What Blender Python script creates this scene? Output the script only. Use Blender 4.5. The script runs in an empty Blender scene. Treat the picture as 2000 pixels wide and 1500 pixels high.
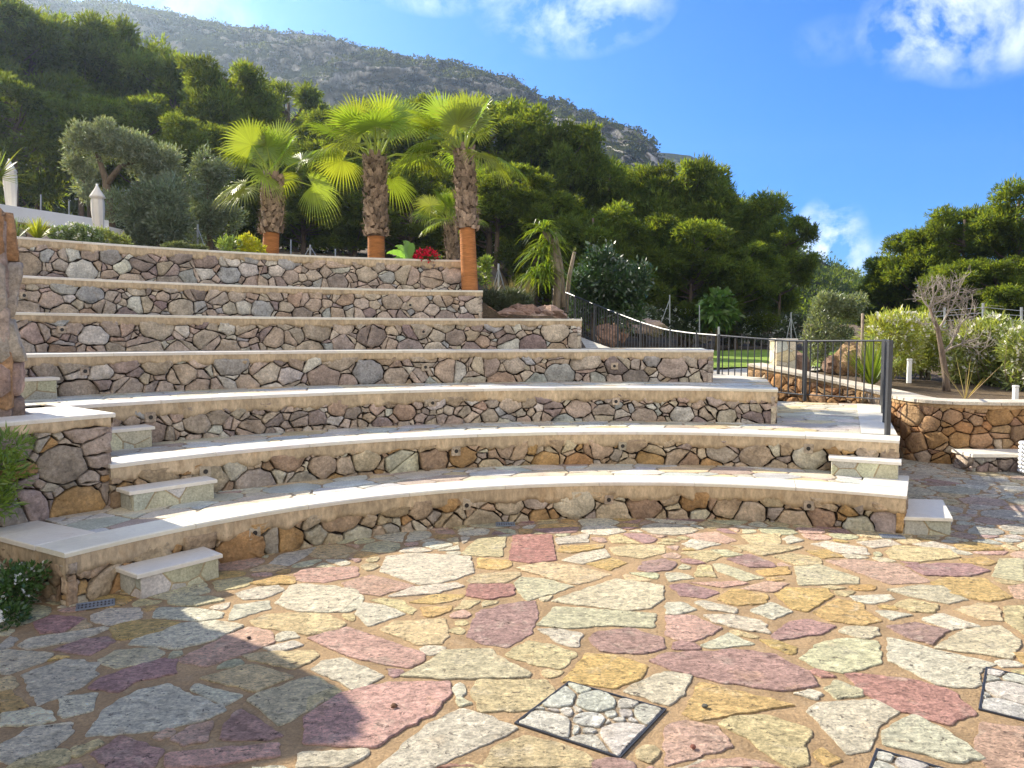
import bpy, math, random
import numpy as np
from mathutils import Vector, noise as mnoise
random.seed(11)
RNG = np.random.default_rng(11)
S = bpy.context.scene
COL = S.collection
R_ = math.radians

# ------------------------------------------------------------------ camera, sky, sun, exposure
F, EYE, PITCH = 1438.0, 1.65, R_(3.59)
SUN = Vector((-1.21, 0.97, 1.0)).normalized()          # towards the sun
cam = bpy.data.cameras.new("camera")
cam.sensor_width = 36.0
cam.lens = 36.0 * F / 2000.0
cam.clip_start = 0.05
cam.clip_end = 5000.0
camo = bpy.data.objects.new("camera", cam)
COL.objects.link(camo)
camo.location = (0, 0, EYE)
camo.rotation_euler = (R_(90) - PITCH, 0, 0)
S.camera = camo


def ray(px, py):
    x, z = (px - 1000) / F, -(py - 750) / F
    cp, sp = math.cos(PITCH), math.sin(PITCH)
    return Vector((x, cp + sp * z, -sp + cp * z))


def gp(px, py, z=0.0):
    d = ray(px, py)
    t = (z - EYE) / d.z
    return Vector((d.x * t, d.y * t, z))


def at(px, py, Y):
    d = ray(px, py)
    t = Y / d.y
    return Vector((d.x * t, Y, EYE + d.z * t))


SKY_STRENGTH, SUN_STRENGTH, EXPOSURE = 0.11, 5.0, 1.32
sunl = bpy.data.lights.new("sun", 'SUN')
sunl.energy = SUN_STRENGTH
sunl.angle = R_(0.53)
sunl.color = (1.0, 0.91, 0.75)
suno = bpy.data.objects.new("sun", sunl)
COL.objects.link(suno)
suno.rotation_euler = (-SUN).to_track_quat('-Z', 'Y').to_euler()
suno.location = (-20, 16, 30)

W = bpy.data.worlds.new("World")
S.world = W
W.use_nodes = True
nt = W.node_tree
nt.nodes.clear()


def N(tree, kind, **kw):
    n = tree.nodes.new(kind)
    for k, v in kw.items():
        setattr(n, k, v)
    return n


def build_world():
    L = nt.links.new
    out = N(nt, 'ShaderNodeOutputWorld')
    bg = N(nt, 'ShaderNodeBackground')
    bg.inputs['Strength'].default_value = SKY_STRENGTH
    L(bg.outputs[0], out.inputs[0])
    sky = N(nt, 'ShaderNodeTexSky', sky_type='NISHITA')
    sky.sun_disc = False
    sky.sun_elevation = math.asin(SUN.z)
    sky.sun_rotation = math.atan2(SUN.x, SUN.y)
    sky.altitude = 50
    sky.air_density = 1.0
    sky.dust_density = 0.6
    sky.ozone_density = 2.2
    hsv = N(nt, 'ShaderNodeHueSaturation')
    hsv.inputs['Saturation'].default_value = 1.25
    hsv.inputs['Value'].default_value = 0.8
    tn = N(nt, 'ShaderNodeMix', data_type='RGBA', blend_type='MULTIPLY')
    tn.inputs['Factor'].default_value = 1.0
    tn.inputs[7].default_value = (0.50, 0.68, 1.02, 1)
    L(sky.outputs[0], tn.inputs[6])
    L(tn.outputs[2], hsv.inputs['Color'])
    tc = N(nt, 'ShaderNodeTexCoord')
    nz = N(nt, 'ShaderNodeTexNoise')
    nz.inputs['Scale'].default_value = 9.0
    nz.inputs['Detail'].default_value = 9.0
    nz.inputs['Roughness'].default_value = 0.62
    nz.inputs['Distortion'].default_value = 0.3
    L(tc.outputs['Generated'], nz.inputs['Vector'])
    total = None
    # wispy clouds: direction, half width, half height (radians), density
    for px, py, sx, sy, dens in [(1120, 5, 130, 66, 1.15), (1785, 45, 62, 62, 1.0), (1930, 25, 105, 76, 1.2),
                                 (1625, 80, 60, 30, .25), (1620, 480, 50, 66, 2.2), (1680, 545, 130, 55, .9),
                                 (860, -5, 80, 24, .55), (300, 12, 160, 40, .4)]:
        d = ray(px, py).normalized()
        right = Vector((d.y, -d.x, 0)).normalized()
        up = right.cross(d)
        def dot(v, s):
            m = N(nt, 'ShaderNodeVectorMath', operation='DOT_PRODUCT')
            L(tc.outputs['Generated'], m.inputs[0])
            m.inputs[1].default_value = v * s
            return m.outputs['Value']
        a, b = dot(right, F / sx), dot(up, F / sy)
        c = dot(d, 1.0)
        def mt(op, x, y):
            m = N(nt, 'ShaderNodeMath', operation=op)
            for i, q in enumerate((x, y)):
                if isinstance(q, (int, float)):
                    m.inputs[i].default_value = q
                else:
                    L(q, m.inputs[i])
            return m.outputs[0]
        r2 = mt('ADD', mt('MULTIPLY', a, a), mt('MULTIPLY', b, b))
        fall = mt('SUBTRACT', 1.0, mt('MULTIPLY', r2, 0.5))
        fall = mt('MAXIMUM', fall, 0.0)
        fall = mt('MULTIPLY', fall, mt('GREATER_THAN', c, 0.3))
        k = mt('MULTIPLY', fall, dens)
        total = k if total is None else mt('ADD', total, k)
    m1 = N(nt, 'ShaderNodeMapRange')
    m1.inputs['From Min'].default_value = 0.42
    m1.inputs['From Max'].default_value = 0.72
    L(nz.outputs['Fac'], m1.inputs['Value'])
    mm = N(nt, 'ShaderNodeMath', operation='MULTIPLY', use_clamp=True)
    L(m1.outputs[0], mm.inputs[0])
    L(total, mm.inputs[1])
    mix = N(nt, 'ShaderNodeMix', data_type='RGBA')
    L(mm.outputs[0], mix.inputs['Factor'])
    L(hsv.outputs[0], mix.inputs[6])
    mix.inputs[7].default_value = (6.2, 6.5, 7.0, 1)
    # bright cloud added to the unseen sky behind the viewer, fills the shaded walls
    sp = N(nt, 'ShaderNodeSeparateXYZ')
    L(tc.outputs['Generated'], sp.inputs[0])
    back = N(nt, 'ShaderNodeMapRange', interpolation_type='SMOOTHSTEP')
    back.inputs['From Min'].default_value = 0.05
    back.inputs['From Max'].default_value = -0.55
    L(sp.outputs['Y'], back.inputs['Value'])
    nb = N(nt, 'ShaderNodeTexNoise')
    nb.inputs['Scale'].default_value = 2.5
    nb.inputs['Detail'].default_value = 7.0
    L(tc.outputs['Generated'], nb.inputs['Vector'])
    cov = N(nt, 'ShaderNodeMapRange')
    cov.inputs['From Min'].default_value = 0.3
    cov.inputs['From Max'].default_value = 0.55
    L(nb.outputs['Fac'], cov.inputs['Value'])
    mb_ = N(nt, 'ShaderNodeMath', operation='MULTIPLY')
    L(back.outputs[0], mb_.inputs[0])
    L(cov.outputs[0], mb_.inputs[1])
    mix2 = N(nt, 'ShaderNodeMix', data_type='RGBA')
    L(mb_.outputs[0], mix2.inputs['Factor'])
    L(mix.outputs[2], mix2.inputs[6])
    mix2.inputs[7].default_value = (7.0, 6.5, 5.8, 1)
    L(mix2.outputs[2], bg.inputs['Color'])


build_world()
S.view_settings.view_transform = 'Standard'
S.view_settings.look = 'None'
S.view_settings.exposure = EXPOSURE
S.view_settings.gamma = 1.0
S.cycles.max_bounces = 6
S.cycles.diffuse_bounces = 3
S.cycles.glossy_bounces = 2
S.cycles.transmission_bounces = 3
S.cycles.volume_bounces = 1

# ------------------------------------------------------------------ materials
MATS = {}


def newmat(name):
    m = bpy.data.materials.new(name)
    m.use_nodes = True
    t = m.node_tree
    b = t.nodes['Principled BSDF']
    MATS[name] = m
    return m, t, b


def coords(t, scale=(1, 1, 1), kind='Object'):
    tc = N(t, 'ShaderNodeTexCoord')
    mp = N(t, 'ShaderNodeMapping')
    mp.inputs['Scale'].default_value = scale
    t.links.new(tc.outputs[kind], mp.inputs['Vector'])
    return mp.outputs[0]


def tnoise(t, vec, scale, detail=5, rough=0.6, dist=0.0):
    n = N(t, 'ShaderNodeTexNoise')
    n.inputs['Scale'].default_value = scale
    n.inputs['Detail'].default_value = detail
    n.inputs['Roughness'].default_value = rough
    n.inputs['Distortion'].default_value = dist
    t.links.new(vec, n.inputs['Vector'])
    return n.outputs['Fac']


def mrange(t, val, a, b, c=0.0, d=1.0):
    m = N(t, 'ShaderNodeMapRange')
    for i, v in zip(('From Min', 'From Max', 'To Min', 'To Max'), (a, b, c, d)):
        m.inputs[i].default_value = v
    t.links.new(val, m.inputs['Value'])
    return m.outputs[0]


def mixc(t, fac, a, b, mode='MIX'):
    m = N(t, 'ShaderNodeMix', data_type='RGBA', blend_type=mode)
    for sock, v in ((m.inputs['Factor'], fac), (m.inputs[6], a), (m.inputs[7], b)):
        if isinstance(v, (int, float)):
            sock.default_value = v
        elif isinstance(v, tuple):
            sock.default_value = v if len(v) == 4 else v + (1,)
        else:
            t.links.new(v, sock)
    return m.outputs[2]


def attr(t):
    a = N(t, 'ShaderNodeAttribute')
    a.attribute_name = 'Col'
    return a.outputs['Color']


def scalecol(t, col, val):
    v = N(t, 'ShaderNodeVectorMath', operation='SCALE')
    t.links.new(col, v.inputs[0])
    t.links.new(val, v.inputs['Scale'])
    return v.outputs[0]


def bump(t, b, h, strength, dist=0.02):
    n = N(t, 'ShaderNodeBump')
    n.inputs['Strength'].default_value = strength
    n.inputs['Distance'].default_value = dist
    t.links.new(h, n.inputs['Height'])
    t.links.new(n.outputs[0], b.inputs['Normal'])


def stone_material(name, s1=3.0, s2=40.0, lo=0.62, hi=1.3, bstr=0.7, bdist=0.02, rough=0.85, pits=0.5,
                   stretch=(1, 1, 1), patch=None):
    m, t, b = newmat(name)
    v = coords(t, stretch)
    n1 = tnoise(t, v, s1, 6, 0.65)
    n2 = tnoise(t, v, s2, 6, 0.7)
    c = scalecol(t, attr(t), mrange(t, n1, 0.3, 0.7, lo, hi))
    if patch:
        n4 = tnoise(t, v, s1 * 1.7 + 1, 5, 0.7, 0.5)
        c = mixc(t, mrange(t, n4, 0.55, 0.72, 0, patch[3]), c, patch[:3])
    c = scalecol(t, c, mrange(t, n2, 0.32, 0.70, 0.66, 1.30))
    n3 = tnoise(t, v, s2 * 0.45, 4, 0.8)
    c = mixc(t, mrange(t, n3, 0.30, 0.38, pits, 0.0), c, (0.05, 0.04, 0.035))
    t.links.new(c, b.inputs['Base Color'])
    b.inputs['Roughness'].default_value = rough
    b.inputs['Specular IOR Level'].default_value = 0.25
    add = N(t, 'ShaderNodeMath', operation='ADD')
    t.links.new(tnoise(t, v, s2 * 0.35, 8, 0.75), add.inputs[0])
    t.links.new(mrange(t, n2, 0, 1, 0, 0.35), add.inputs[1])
    bump(t, b, add.outputs[0], bstr, bdist)
    return m


M_WALL = stone_material('wall_stone', 6.0, 42.0, 0.60, 1.36, 1.0, 0.035, 0.9, 0.5, (1, 1, 1), (0.36, 0.27, 0.18, 0.4))
def flag_material():
    m, t, b = newmat('flag_stone')
    v = coords(t)
    vs = coords(t, (.85, 1.2, 1))
    big = tnoise(t, v, 3.0, 5, 0.6)
    mid = tnoise(t, vs, 19, 8, 0.74, .2)
    fine = tnoise(t, vs, 58, 6, 0.78)
    c = scalecol(t, attr(t), mrange(t, big, .3, .7, .86, 1.12))
    c = mixc(t, mrange(t, tnoise(t, v, 5.5, 5, .65, .6), .55, .7, 0, .4), c, (.64, .57, .45))
    c = mixc(t, mrange(t, tnoise(t, v, 4.2, 4, .6, .3), .60, .74, 0, .35), c, (.55, .36, .17))
    c = scalecol(t, c, mrange(t, mid, .34, .64, .70, 1.48))
    c = scalecol(t, c, mrange(t, fine, .34, .66, .62, 1.48))
    c = mixc(t, mrange(t, tnoise(t, vs, 26, 6, .8, .6), .375, .43, .85, 0), c, (.07, .05, .04))
    t.links.new(c, b.inputs['Base Color'])
    b.inputs['Roughness'].default_value = .85
    b.inputs['Specular IOR Level'].default_value = .2
    h = N(t, 'ShaderNodeMath', operation='MULTIPLY_ADD')
    t.links.new(fine, h.inputs[0])
    h.inputs[1].default_value = .45
    t.links.new(mid, h.inputs[2])
    bump(t, b, h.outputs[0], 1.0, .08)
    return m


M_FLAG = flag_material()
M_TREAD = stone_material('tread_stone', 4.0, 60.0, 0.72, 1.2, 0.5, 0.01, 0.7, 0.3)
M_PLASTER = stone_material('pointing_mortar', 2.6, 26.0, 0.66, 1.22, 0.35, 0.01, 0.9, 0.12, (1, 1, 0.45), (0.36, 0.22, 0.1, 0.55))
M_ROCK = stone_material('boulder_rock', 2.0, 18.0, 0.6, 1.3, 0.9, 0.06, 0.95, 0.4)
M_BARK = stone_material('bark', 6.0, 30.0, 0.6, 1.3, 1.0, 0.03, 0.95, 0.4, (1, 1, 0.3))
M_SHAVED = stone_material('shaved_palm_base', 3.0, 14.0, 0.7, 1.25, 1.0, 0.02, 0.9, 0.25, (.6, .6, 7.0), (.28, .10, .04, .6))
M_BOOT = stone_material('palm_fibre', 12.0, 60.0, 0.6, 1.35, 0.8, 0.02, 0.95, 0.3, (1, 1, 0.4))


def slab_material():
    m, t, b = newmat('coping_limestone')
    v = coords(t)
    n1 = tnoise(t, v, 2.2, 6, 0.6, 0.8)
    n2 = tnoise(t, v, 30, 5, 0.7)
    c = scalecol(t, attr(t), mrange(t, n1, 0.3, 0.7, 0.86, 1.08))
    c = mixc(t, mrange(t, n1, 0.5, 0.62, 0, 0.4), c, (0.50, 0.42, 0.32))
    n5 = tnoise(t, v, 7.0, 6, 0.75, 1.0)
    c = mixc(t, mrange(t, n5, 0.58, 0.72, 0, 0.35), c, (0.42, 0.34, 0.25))
    c = scalecol(t, c, mrange(t, n2, 0.3, 0.7, 0.93, 1.05))
    t.links.new(c, b.inputs['Base Color'])
    t.links.new(mrange(t, n1, 0.3, 0.7, 0.32, 0.6), b.inputs['Roughness'])
    bump(t, b, n2, 0.12, 0.005)
    return m


M_SLAB = slab_material()


def simple_mat(name, col, rough=0.6, metal=0.0, var=0.12, s=8.0, bstr=0.0):
    m, t, b = newmat(name)
    v = coords(t)
    n1 = tnoise(t, v, s, 5, 0.6)
    lo = tuple(c * (1 - var) for c in col)
    hi = tuple(min(1, c * (1 + var)) for c in col)
    t.links.new(mixc(t, mrange(t, n1, 0.3, 0.7), lo, hi), b.inputs['Base Color'])
    b.inputs['Roughness'].default_value = rough
    b.inputs['Metallic'].default_value = metal
    if bstr:
        bump(t, b, n1, bstr, 0.02)
    return m


M_IRON = simple_mat('grey_painted_iron', (0.055, 0.058, 0.065), 0.45, 0.3)
M_GALV = simple_mat('galvanised_steel', (0.34, 0.36, 0.37), 0.5, 0.6)
M_WHITE = simple_mat('white_paint', (0.78, 0.77, 0.74), 0.6, 0, 0.05, 3)
M_CANVAS = simple_mat('cream_canvas', (0.76, 0.71, 0.62), 0.9, 0, 0.06, 6, 0.2)
M_BLACK = simple_mat('dark_hole', (0.012, 0.01, 0.009), 0.4)
M_GRATE = simple_mat('grate_steel', (0.30, 0.36, 0.46), 0.35, 0.7)
M_WOOD = simple_mat('weathered_wood', (0.22, 0.17, 0.12), 0.85, 0, 0.3, 14, 0.4)
M_HOSE = simple_mat('white_plastic', (0.78, 0.78, 0.76), 0.35, 0, 0.04)


def soil_material():
    m, t, b = newmat('garden_soil')
    v = coords(t)
    n1 = tnoise(t, v, 0.7, 6, 0.7)
    n2 = tnoise(t, v, 22, 8, 0.75)
    c = mixc(t, mrange(t, n1, 0.35, 0.65), (0.05, 0.032, 0.02), (0.15, 0.10, 0.05))
    c = mixc(t, mrange(t, n2, 0.5, 0.72), c, (0.24, 0.17, 0.09))
    t.links.new(c, b.inputs['Base Color'])
    b.inputs['Roughness'].default_value = 1.0
    bump(t, b, n2, 1.0, 0.06)
    return m


M_SOIL = soil_material()


def lawn_material():
    m, t, b = newmat('lawn_grass')
    v = coords(t)
    n1 = tnoise(t, v, 1.2, 6, 0.65)
    n2 = tnoise(t, v, 40, 5, 0.75)
    c = mixc(t, mrange(t, n1, 0.35, 0.65), (0.16, 0.28, 0.02), (0.30, 0.40, 0.04))
    c = scalecol(t, c, mrange(t, n2, 0.3, 0.7, 0.7, 1.3))
    t.links.new(c, b.inputs['Base Color'])
    b.inputs['Roughness'].default_value = 0.9
    bump(t, b, n2, 1.0, 0.05)
    return m


M_LAWN = lawn_material()


def leaf_material(name, trans=0.4, gloss=0.05, warm=(1.5, 1.5, 0.6), rough=0.4):
    m, t, b = newmat(name)
    t.nodes.remove(b)
    out = t.nodes['Material Output']
    a = attr(t)
    d = N(t, 'ShaderNodeBsdfDiffuse')
    t.links.new(a, d.inputs['Color'])
    tr = N(t, 'ShaderNodeBsdfTranslucent')
    t.links.new(mixc(t, 1.0, a, warm, 'MULTIPLY'), tr.inputs['Color'])
    m1 = N(t, 'ShaderNodeMixShader')
    m1.inputs[0].default_value = trans
    t.links.new(d.outputs[0], m1.inputs[1])
    t.links.new(tr.outputs[0], m1.inputs[2])
    g = N(t, 'ShaderNodeBsdfGlossy')
    g.inputs['Roughness'].default_value = rough
    m2 = N(t, 'ShaderNodeMixShader')
    m2.inputs[0].default_value = gloss
    t.links.new(m1.outputs[0], m2.inputs[1])
    t.links.new(g.outputs[0], m2.inputs[2])
    t.links.new(m2.outputs[0], out.inputs['Surface'])
    return m


M_PINE = leaf_material('pine_needles', 0.45, 0.012, (3.5, 3.0, 0.7))
M_LEAF = leaf_material('shrub_leaves', 0.35, 0.06, (1.5, 1.5, 0.6))
M_GLOSSLEAF = leaf_material('glossy_leaves', 0.2, 0.12, (1.4, 1.5, 0.6), 0.35)
M_FAN = leaf_material('palm_fan', 0.5, 0.05, (1.5, 1.45, 0.5), 0.3)
M_PETAL = leaf_material('petals', 0.3, 0.0, (1, 1, 1))


def mountain_material():
    m, t, b = newmat('mountain_rock')
    v = coords(t)
    v2 = coords(t, (1, 1, 0.55))
    n1 = tnoise(t, v2, 0.011, 6, 0.6, 0.9)
    n2 = tnoise(t, v2, 0.045, 7, 0.72, 1.0)
    n3 = tnoise(t, v, 0.35, 5, 0.7)
    rock = mixc(t, mrange(t, n2, 0.40, 0.56), (0.12, 0.115, 0.10), (0.74, 0.70, 0.64))
    green = mixc(t, mrange(t, n3, 0.3, 0.7), (0.018, 0.026, 0.012), (0.075, 0.085, 0.035))
    geo = N(t, 'ShaderNodeNewGeometry')
    sep = N(t, 'ShaderNodeSeparateXYZ')
    t.links.new(geo.outputs['Normal'], sep.inputs[0])
    s = N(t, 'ShaderNodeMath', operation='MULTIPLY_ADD')
    t.links.new(sep.outputs['Z'], s.inputs[0])
    s.inputs[1].default_value = 0.38
    t.links.new(n2, s.inputs[2])
    s2 = N(t, 'ShaderNodeMath', operation='MULTIPLY_ADD')
    t.links.new(n1, s2.inputs[0])
    s2.inputs[1].default_value = 1.5
    t.links.new(s.outputs[0], s2.inputs[2])
    rock = scalecol(t, rock, mrange(t, n1, .36, .62, .55, 1.45))
    c = mixc(t, mrange(t, s2.outputs[0], 1.37, 1.43), rock, green)
    t.links.new(c, b.inputs['Base Color'])
    b.inputs['Roughness'].default_value = 1.0
    b.inputs['Specular IOR Level'].default_value = 0.0
    add = N(t, 'ShaderNodeMath', operation='ADD')
    t.links.new(n2, add.inputs[0])
    t.links.new(mrange(t, n3, 0, 1, 0, 0.3), add.inputs[1])
    bump(t, b, add.outputs[0], 1.0, 9.0)
    return m


M_MOUNT = mountain_material()

# ------------------------------------------------------------------ mesh helpers


class MB:
    def __init__(self):
        self.V, self.F, self.C, self.n = [], [], [], 0

    def add(self, V, F, c=(0.5, 0.5, 0.5)):
        V = np.asarray(V, float).reshape(-1, 3)
        c = np.asarray(c, float)
        if c.ndim == 1:
            c = np.repeat(c[None, :3], len(V), 0)
        self.V.append(V)
        self.C.append(c[:, :3])
        if isinstance(F, np.ndarray):
            self.F.append(F + self.n)
        else:
            for f in F:
                self.F.append(np.asarray(f)[None, :] + self.n)
        self.n += len(V)

    def build(self, name, mat, parent=None, smooth=False):
        V = np.concatenate(self.V)
        C = np.concatenate(self.C)
        if parent is not None:
            V = V - np.array(wloc(parent))
        me = bpy.data.meshes.new(name)
        tot = np.concatenate([np.full(len(f), f.shape[1]) for f in self.F])
        flat = np.concatenate([f.ravel() for f in self.F])
        me.vertices.add(len(V))
        me.vertices.foreach_set('co', V.astype(np.float32).ravel())
        me.loops.add(len(flat))
        me.loops.foreach_set('vertex_index', flat.astype(np.int32))
        me.polygons.add(len(tot))
        st = np.concatenate([[0], np.cumsum(tot)[:-1]])
        me.polygons.foreach_set('loop_start', st.astype(np.int32))
        me.polygons.foreach_set('use_smooth', np.full(len(tot), bool(smooth)))
        me.update(calc_edges=True)
        a = me.attributes.new('Col', 'FLOAT_COLOR', 'POINT')
        a.data.foreach_set('color', np.concatenate([C, np.ones((len(C), 1))], 1).astype(np.float32).ravel())
        me.materials.append(mat)
        o = bpy.data.objects.new(name, me)
        COL.objects.link(o)
        if parent is not None:
            o.parent = parent
        return o


def wloc(o):
    v = Vector((0, 0, 0))
    while o is not None:
        v = v + o.location
        o = o.parent
    return v


def tag(o, label, cat, group=None):
    o['label'] = label
    o['category'] = cat
    if group:
        o['group'] = group
    return o


def thing(name, label, cat, loc=(0, 0, 0), group=None):
    o = bpy.data.objects.new(name, None)
    o.empty_display_size = 0.1
    COL.objects.link(o)
    o.location = loc
    return tag(o, label, cat, group)


def struct(o, kind='structure'):
    o['kind'] = kind
    return o


def copy_tree(o, parent=None):
    c = o.copy()
    COL.objects.link(c)
    c.parent = parent
    for ch in list(o.children):
        copy_tree(ch, c)
    return c


def boxvf(c, s, rz=0.0, bev=0.0):
    x, y, z = (q / 2 for q in s)
    b = bev
    if b <= 0:
        P = [(-x, -y, -z), (x, -y, -z), (x, y, -z), (-x, y, -z), (-x, -y, z), (x, -y, z), (x, y, z), (-x, y, z)]
        Fc = [(3, 2, 1, 0), (4, 5, 6, 7), (0, 1, 5, 4), (1, 2, 6, 5), (2, 3, 7, 6), (3, 0, 4, 7)]
    else:
        P, Fc = [], []
        for zz, ins in ((-z, 0), (z - b, 0), (z, b)):
            P += [(-x + ins, -y + ins, zz), (x - ins, -y + ins, zz), (x - ins, y - ins, zz), (-x + ins, y - ins, zz)]
        for k in (0, 4):
            for i in range(4):
                j = (i + 1) % 4
                Fc.append((k + i, k + j, k + 4 + j, k + 4 + i))
        Fc += [(3, 2, 1, 0), (8, 9, 10, 11)]
    P = np.array(P)
    co, si = math.cos(rz), math.sin(rz)
    Q = P.copy()
    Q[:, 0] = P[:, 0] * co - P[:, 1] * si + c[0]
    Q[:, 1] = P[:, 0] * si + P[:, 1] * co + c[1]
    Q[:, 2] = P[:, 2] + c[2]
    return Q, Fc


def tube(pts, rad, seg=8, cap=True):
    pts = [Vector(p) for p in pts]
    n = len(pts)
    if not hasattr(rad, '__len__'):
        rad = [rad] * n
    V, Fc = [], []
    prev = None
    for i, p in enumerate(pts):
        d = (pts[min(i + 1, n - 1)] - pts[max(i - 1, 0)])
        d = d.normalized() if d.length > 1e-9 else Vector((0, 0, 1))
        a = prev if prev is not None else (Vector((1, 0, 0)) if abs(d.x) < 0.8 else Vector((0, 1, 0)))
        a = (a - d * a.dot(d)).normalized()
        prev = a
        b = d.cross(a)
        for k in range(seg):
            t = 2 * math.pi * k / seg
            V.append(p + (a * math.cos(t) + b * math.sin(t)) * rad[i])
    for i in range(n - 1):
        for k in range(seg):
            j = (k + 1) % seg
            Fc.append((i * seg + k, i * seg + j, (i + 1) * seg + j, (i + 1) * seg + k))
    if cap:
        Fc.append(tuple(range(seg - 1, -1, -1)))
        Fc.append(tuple((n - 1) * seg + k for k in range(seg)))
    return np.array([tuple(v) for v in V]), Fc


def prism(poly, z0, z1, cham=0.0):
    """solid over a counter-clockwise ground polygon"""
    n = len(poly)
    c = np.mean(np.array(poly)[:, :2], 0)
    V = [(p[0], p[1], z0) for p in poly]
    rows = [(0.0, z1 - cham), (cham, z1)] if cham else [(0.0, z1)]
    for ins, z in rows:
        for p in poly:
            d = np.array(p[:2]) - c
            L = np.linalg.norm(d)
            q = c + d * (1 - ins / L)
            V.append((q[0], q[1], z))
    Fc = []
    for r in range(len(rows)):
        for i in range(n):
            j = (i + 1) % n
            Fc.append((r * n + i, r * n + j, (r + 1) * n + j, (r + 1) * n + i))
    Fc.append(tuple(range(len(rows) * n, len(rows) * n + n)))
    Fc.append(tuple(range(n - 1, -1, -1)))
    return V, Fc


# ------------------------------------------------------------------ stone patterns
def clip(poly, nx, ny, c):
    out = []
    m = len(poly)
    for i in range(m):
        a, b = poly[i], poly[(i + 1) % m]
        da = a[0] * nx + a[1] * ny - c
        db = b[0] * nx + b[1] * ny - c
        if da <= 0:
            out.append(a)
        if (da < 0 < db) or (db < 0 < da):
            t = da / (da - db)
            out.append((a[0] + (b[0] - a[0]) * t, a[1] + (b[1] - a[1]) * t))
    return out


def split_some(cl, rng, prob, amin, gap):
    """cut some of the larger stones in two, which leaves sharper, more angular pieces"""
    out = []
    for i, poly in cl:
        if area(poly) > amin and rng.random() < prob:
            c = np.mean(poly, 0)
            a = rng.uniform(0, math.pi)
            nx, ny = math.cos(a), math.sin(a)
            d = c[0] * nx + c[1] * ny + rng.normal(0, .16) * math.sqrt(area(poly))
            for sg in (1, -1):
                q = clip(poly, sg * nx, sg * ny, sg * d - gap / 2)
                if len(q) > 2 and area(q) > .0006:
                    out.append((i, q))
        else:
            out.append((i, poly))
    return out


def area(p):
    p = np.asarray(p)
    x, y = p[:, 0], p[:, 1]
    return 0.5 * float(np.sum(x * np.roll(y, -1) - y * np.roll(x, -1)))


def darts(x0, x1, y0, y1, radii, rng, allow=None, fixed=None, tight=0.86, asp=1.0):
    """variable radius dart throwing: radii = [(r, tries)]"""
    P = list(fixed[0]) if fixed else []
    Rr = list(fixed[1]) if fixed else []
    A = np.empty((20000, 3))
    n = len(P)
    for i in range(n):
        A[i] = (P[i][0], P[i][1], Rr[i])
    for r, tries in radii:
        xs = rng.uniform(x0, x1, tries)
        ys = rng.uniform(y0, y1, tries)
        rs = r * rng.uniform(0.8, 1.2, tries)
        for x, y, q in zip(xs, ys, rs):
            if allow is not None and not allow(x, y):
                continue
            if n:
                dx = (A[:n, 0] - x) / asp
                dy = A[:n, 1] - y
                if np.any(dx * dx + dy * dy < ((A[:n, 2] + q) * tight) ** 2):
                    continue
            A[n] = (x, y, q)
            n += 1
    return A[:n]


def cells(A, bounds, gap, skip=0, asp=1.0, halfplanes=()):
    """power diagram cells, convex, with the joint taken off"""
    x0, x1, y0, y1 = bounds
    out = []
    X = A.copy()
    X[:, 0] /= asp
    for i in range(skip, len(A)):
        px, py, r = X[i]
        d2 = (X[:, 0] - px) ** 2 + (X[:, 1] - py) ** 2
        idx = np.argsort(d2)[1:(26 if not skip else 240)]
        poly = [(x0 / asp, y0), (x1 / asp, y0), (x1 / asp, y1), (x0 / asp, y1)]
        for j in idx:
            nx, ny = X[j, 0] - px, X[j, 1] - py
            L = math.hypot(nx, ny)
            c = (X[j, 0] ** 2 + X[j, 1] ** 2 - px * px - py * py + r * r - X[j, 2] ** 2) / 2
            poly = clip(poly, nx / L, ny / L, c / L - gap / 2)
            if len(poly) < 3:
                break
        if len(poly) < 3:
            continue
        poly = [(p[0] * asp, p[1]) for p in poly]
        for (nx, ny, c) in halfplanes:
            poly = clip(poly, nx, ny, c)
            if len(poly) < 3:
                break
        if len(poly) < 3 or area(poly) < 0.0007:
            continue
        out.append((i, poly))
    return out


def roughen(poly, seg, amp, cut, rng):
    p = np.asarray(poly, float)
    if cut > 0:
        q = np.roll(p, -1, 0)
        L = np.linalg.norm(q - p, axis=1)
        k = np.minimum(cut / np.maximum(L, 1e-6), 0.33)[:, None]
        p = np.stack([p + (q - p) * k, q - (q - p) * k], 1).reshape(-1, 2)
    out = []
    m = len(p)
    for i in range(m):
        a, b = p[i], p[(i + 1) % m]
        L = np.linalg.norm(b - a)
        k = max(1, int(round(L / seg)))
        for j in range(k):
            out.append(a + (b - a) * j / k)
    out = np.array(out)
    c = out.mean(0)
    d = out - c
    r = np.linalg.norm(d, axis=1, keepdims=True)
    jit = rng.normal(0, amp, (len(out), 1))
    jit = (jit + np.roll(jit, 1, 0)) * 0.6
    return out + d / np.maximum(r, 1e-6) * (jit - amp * 0.5)


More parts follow.
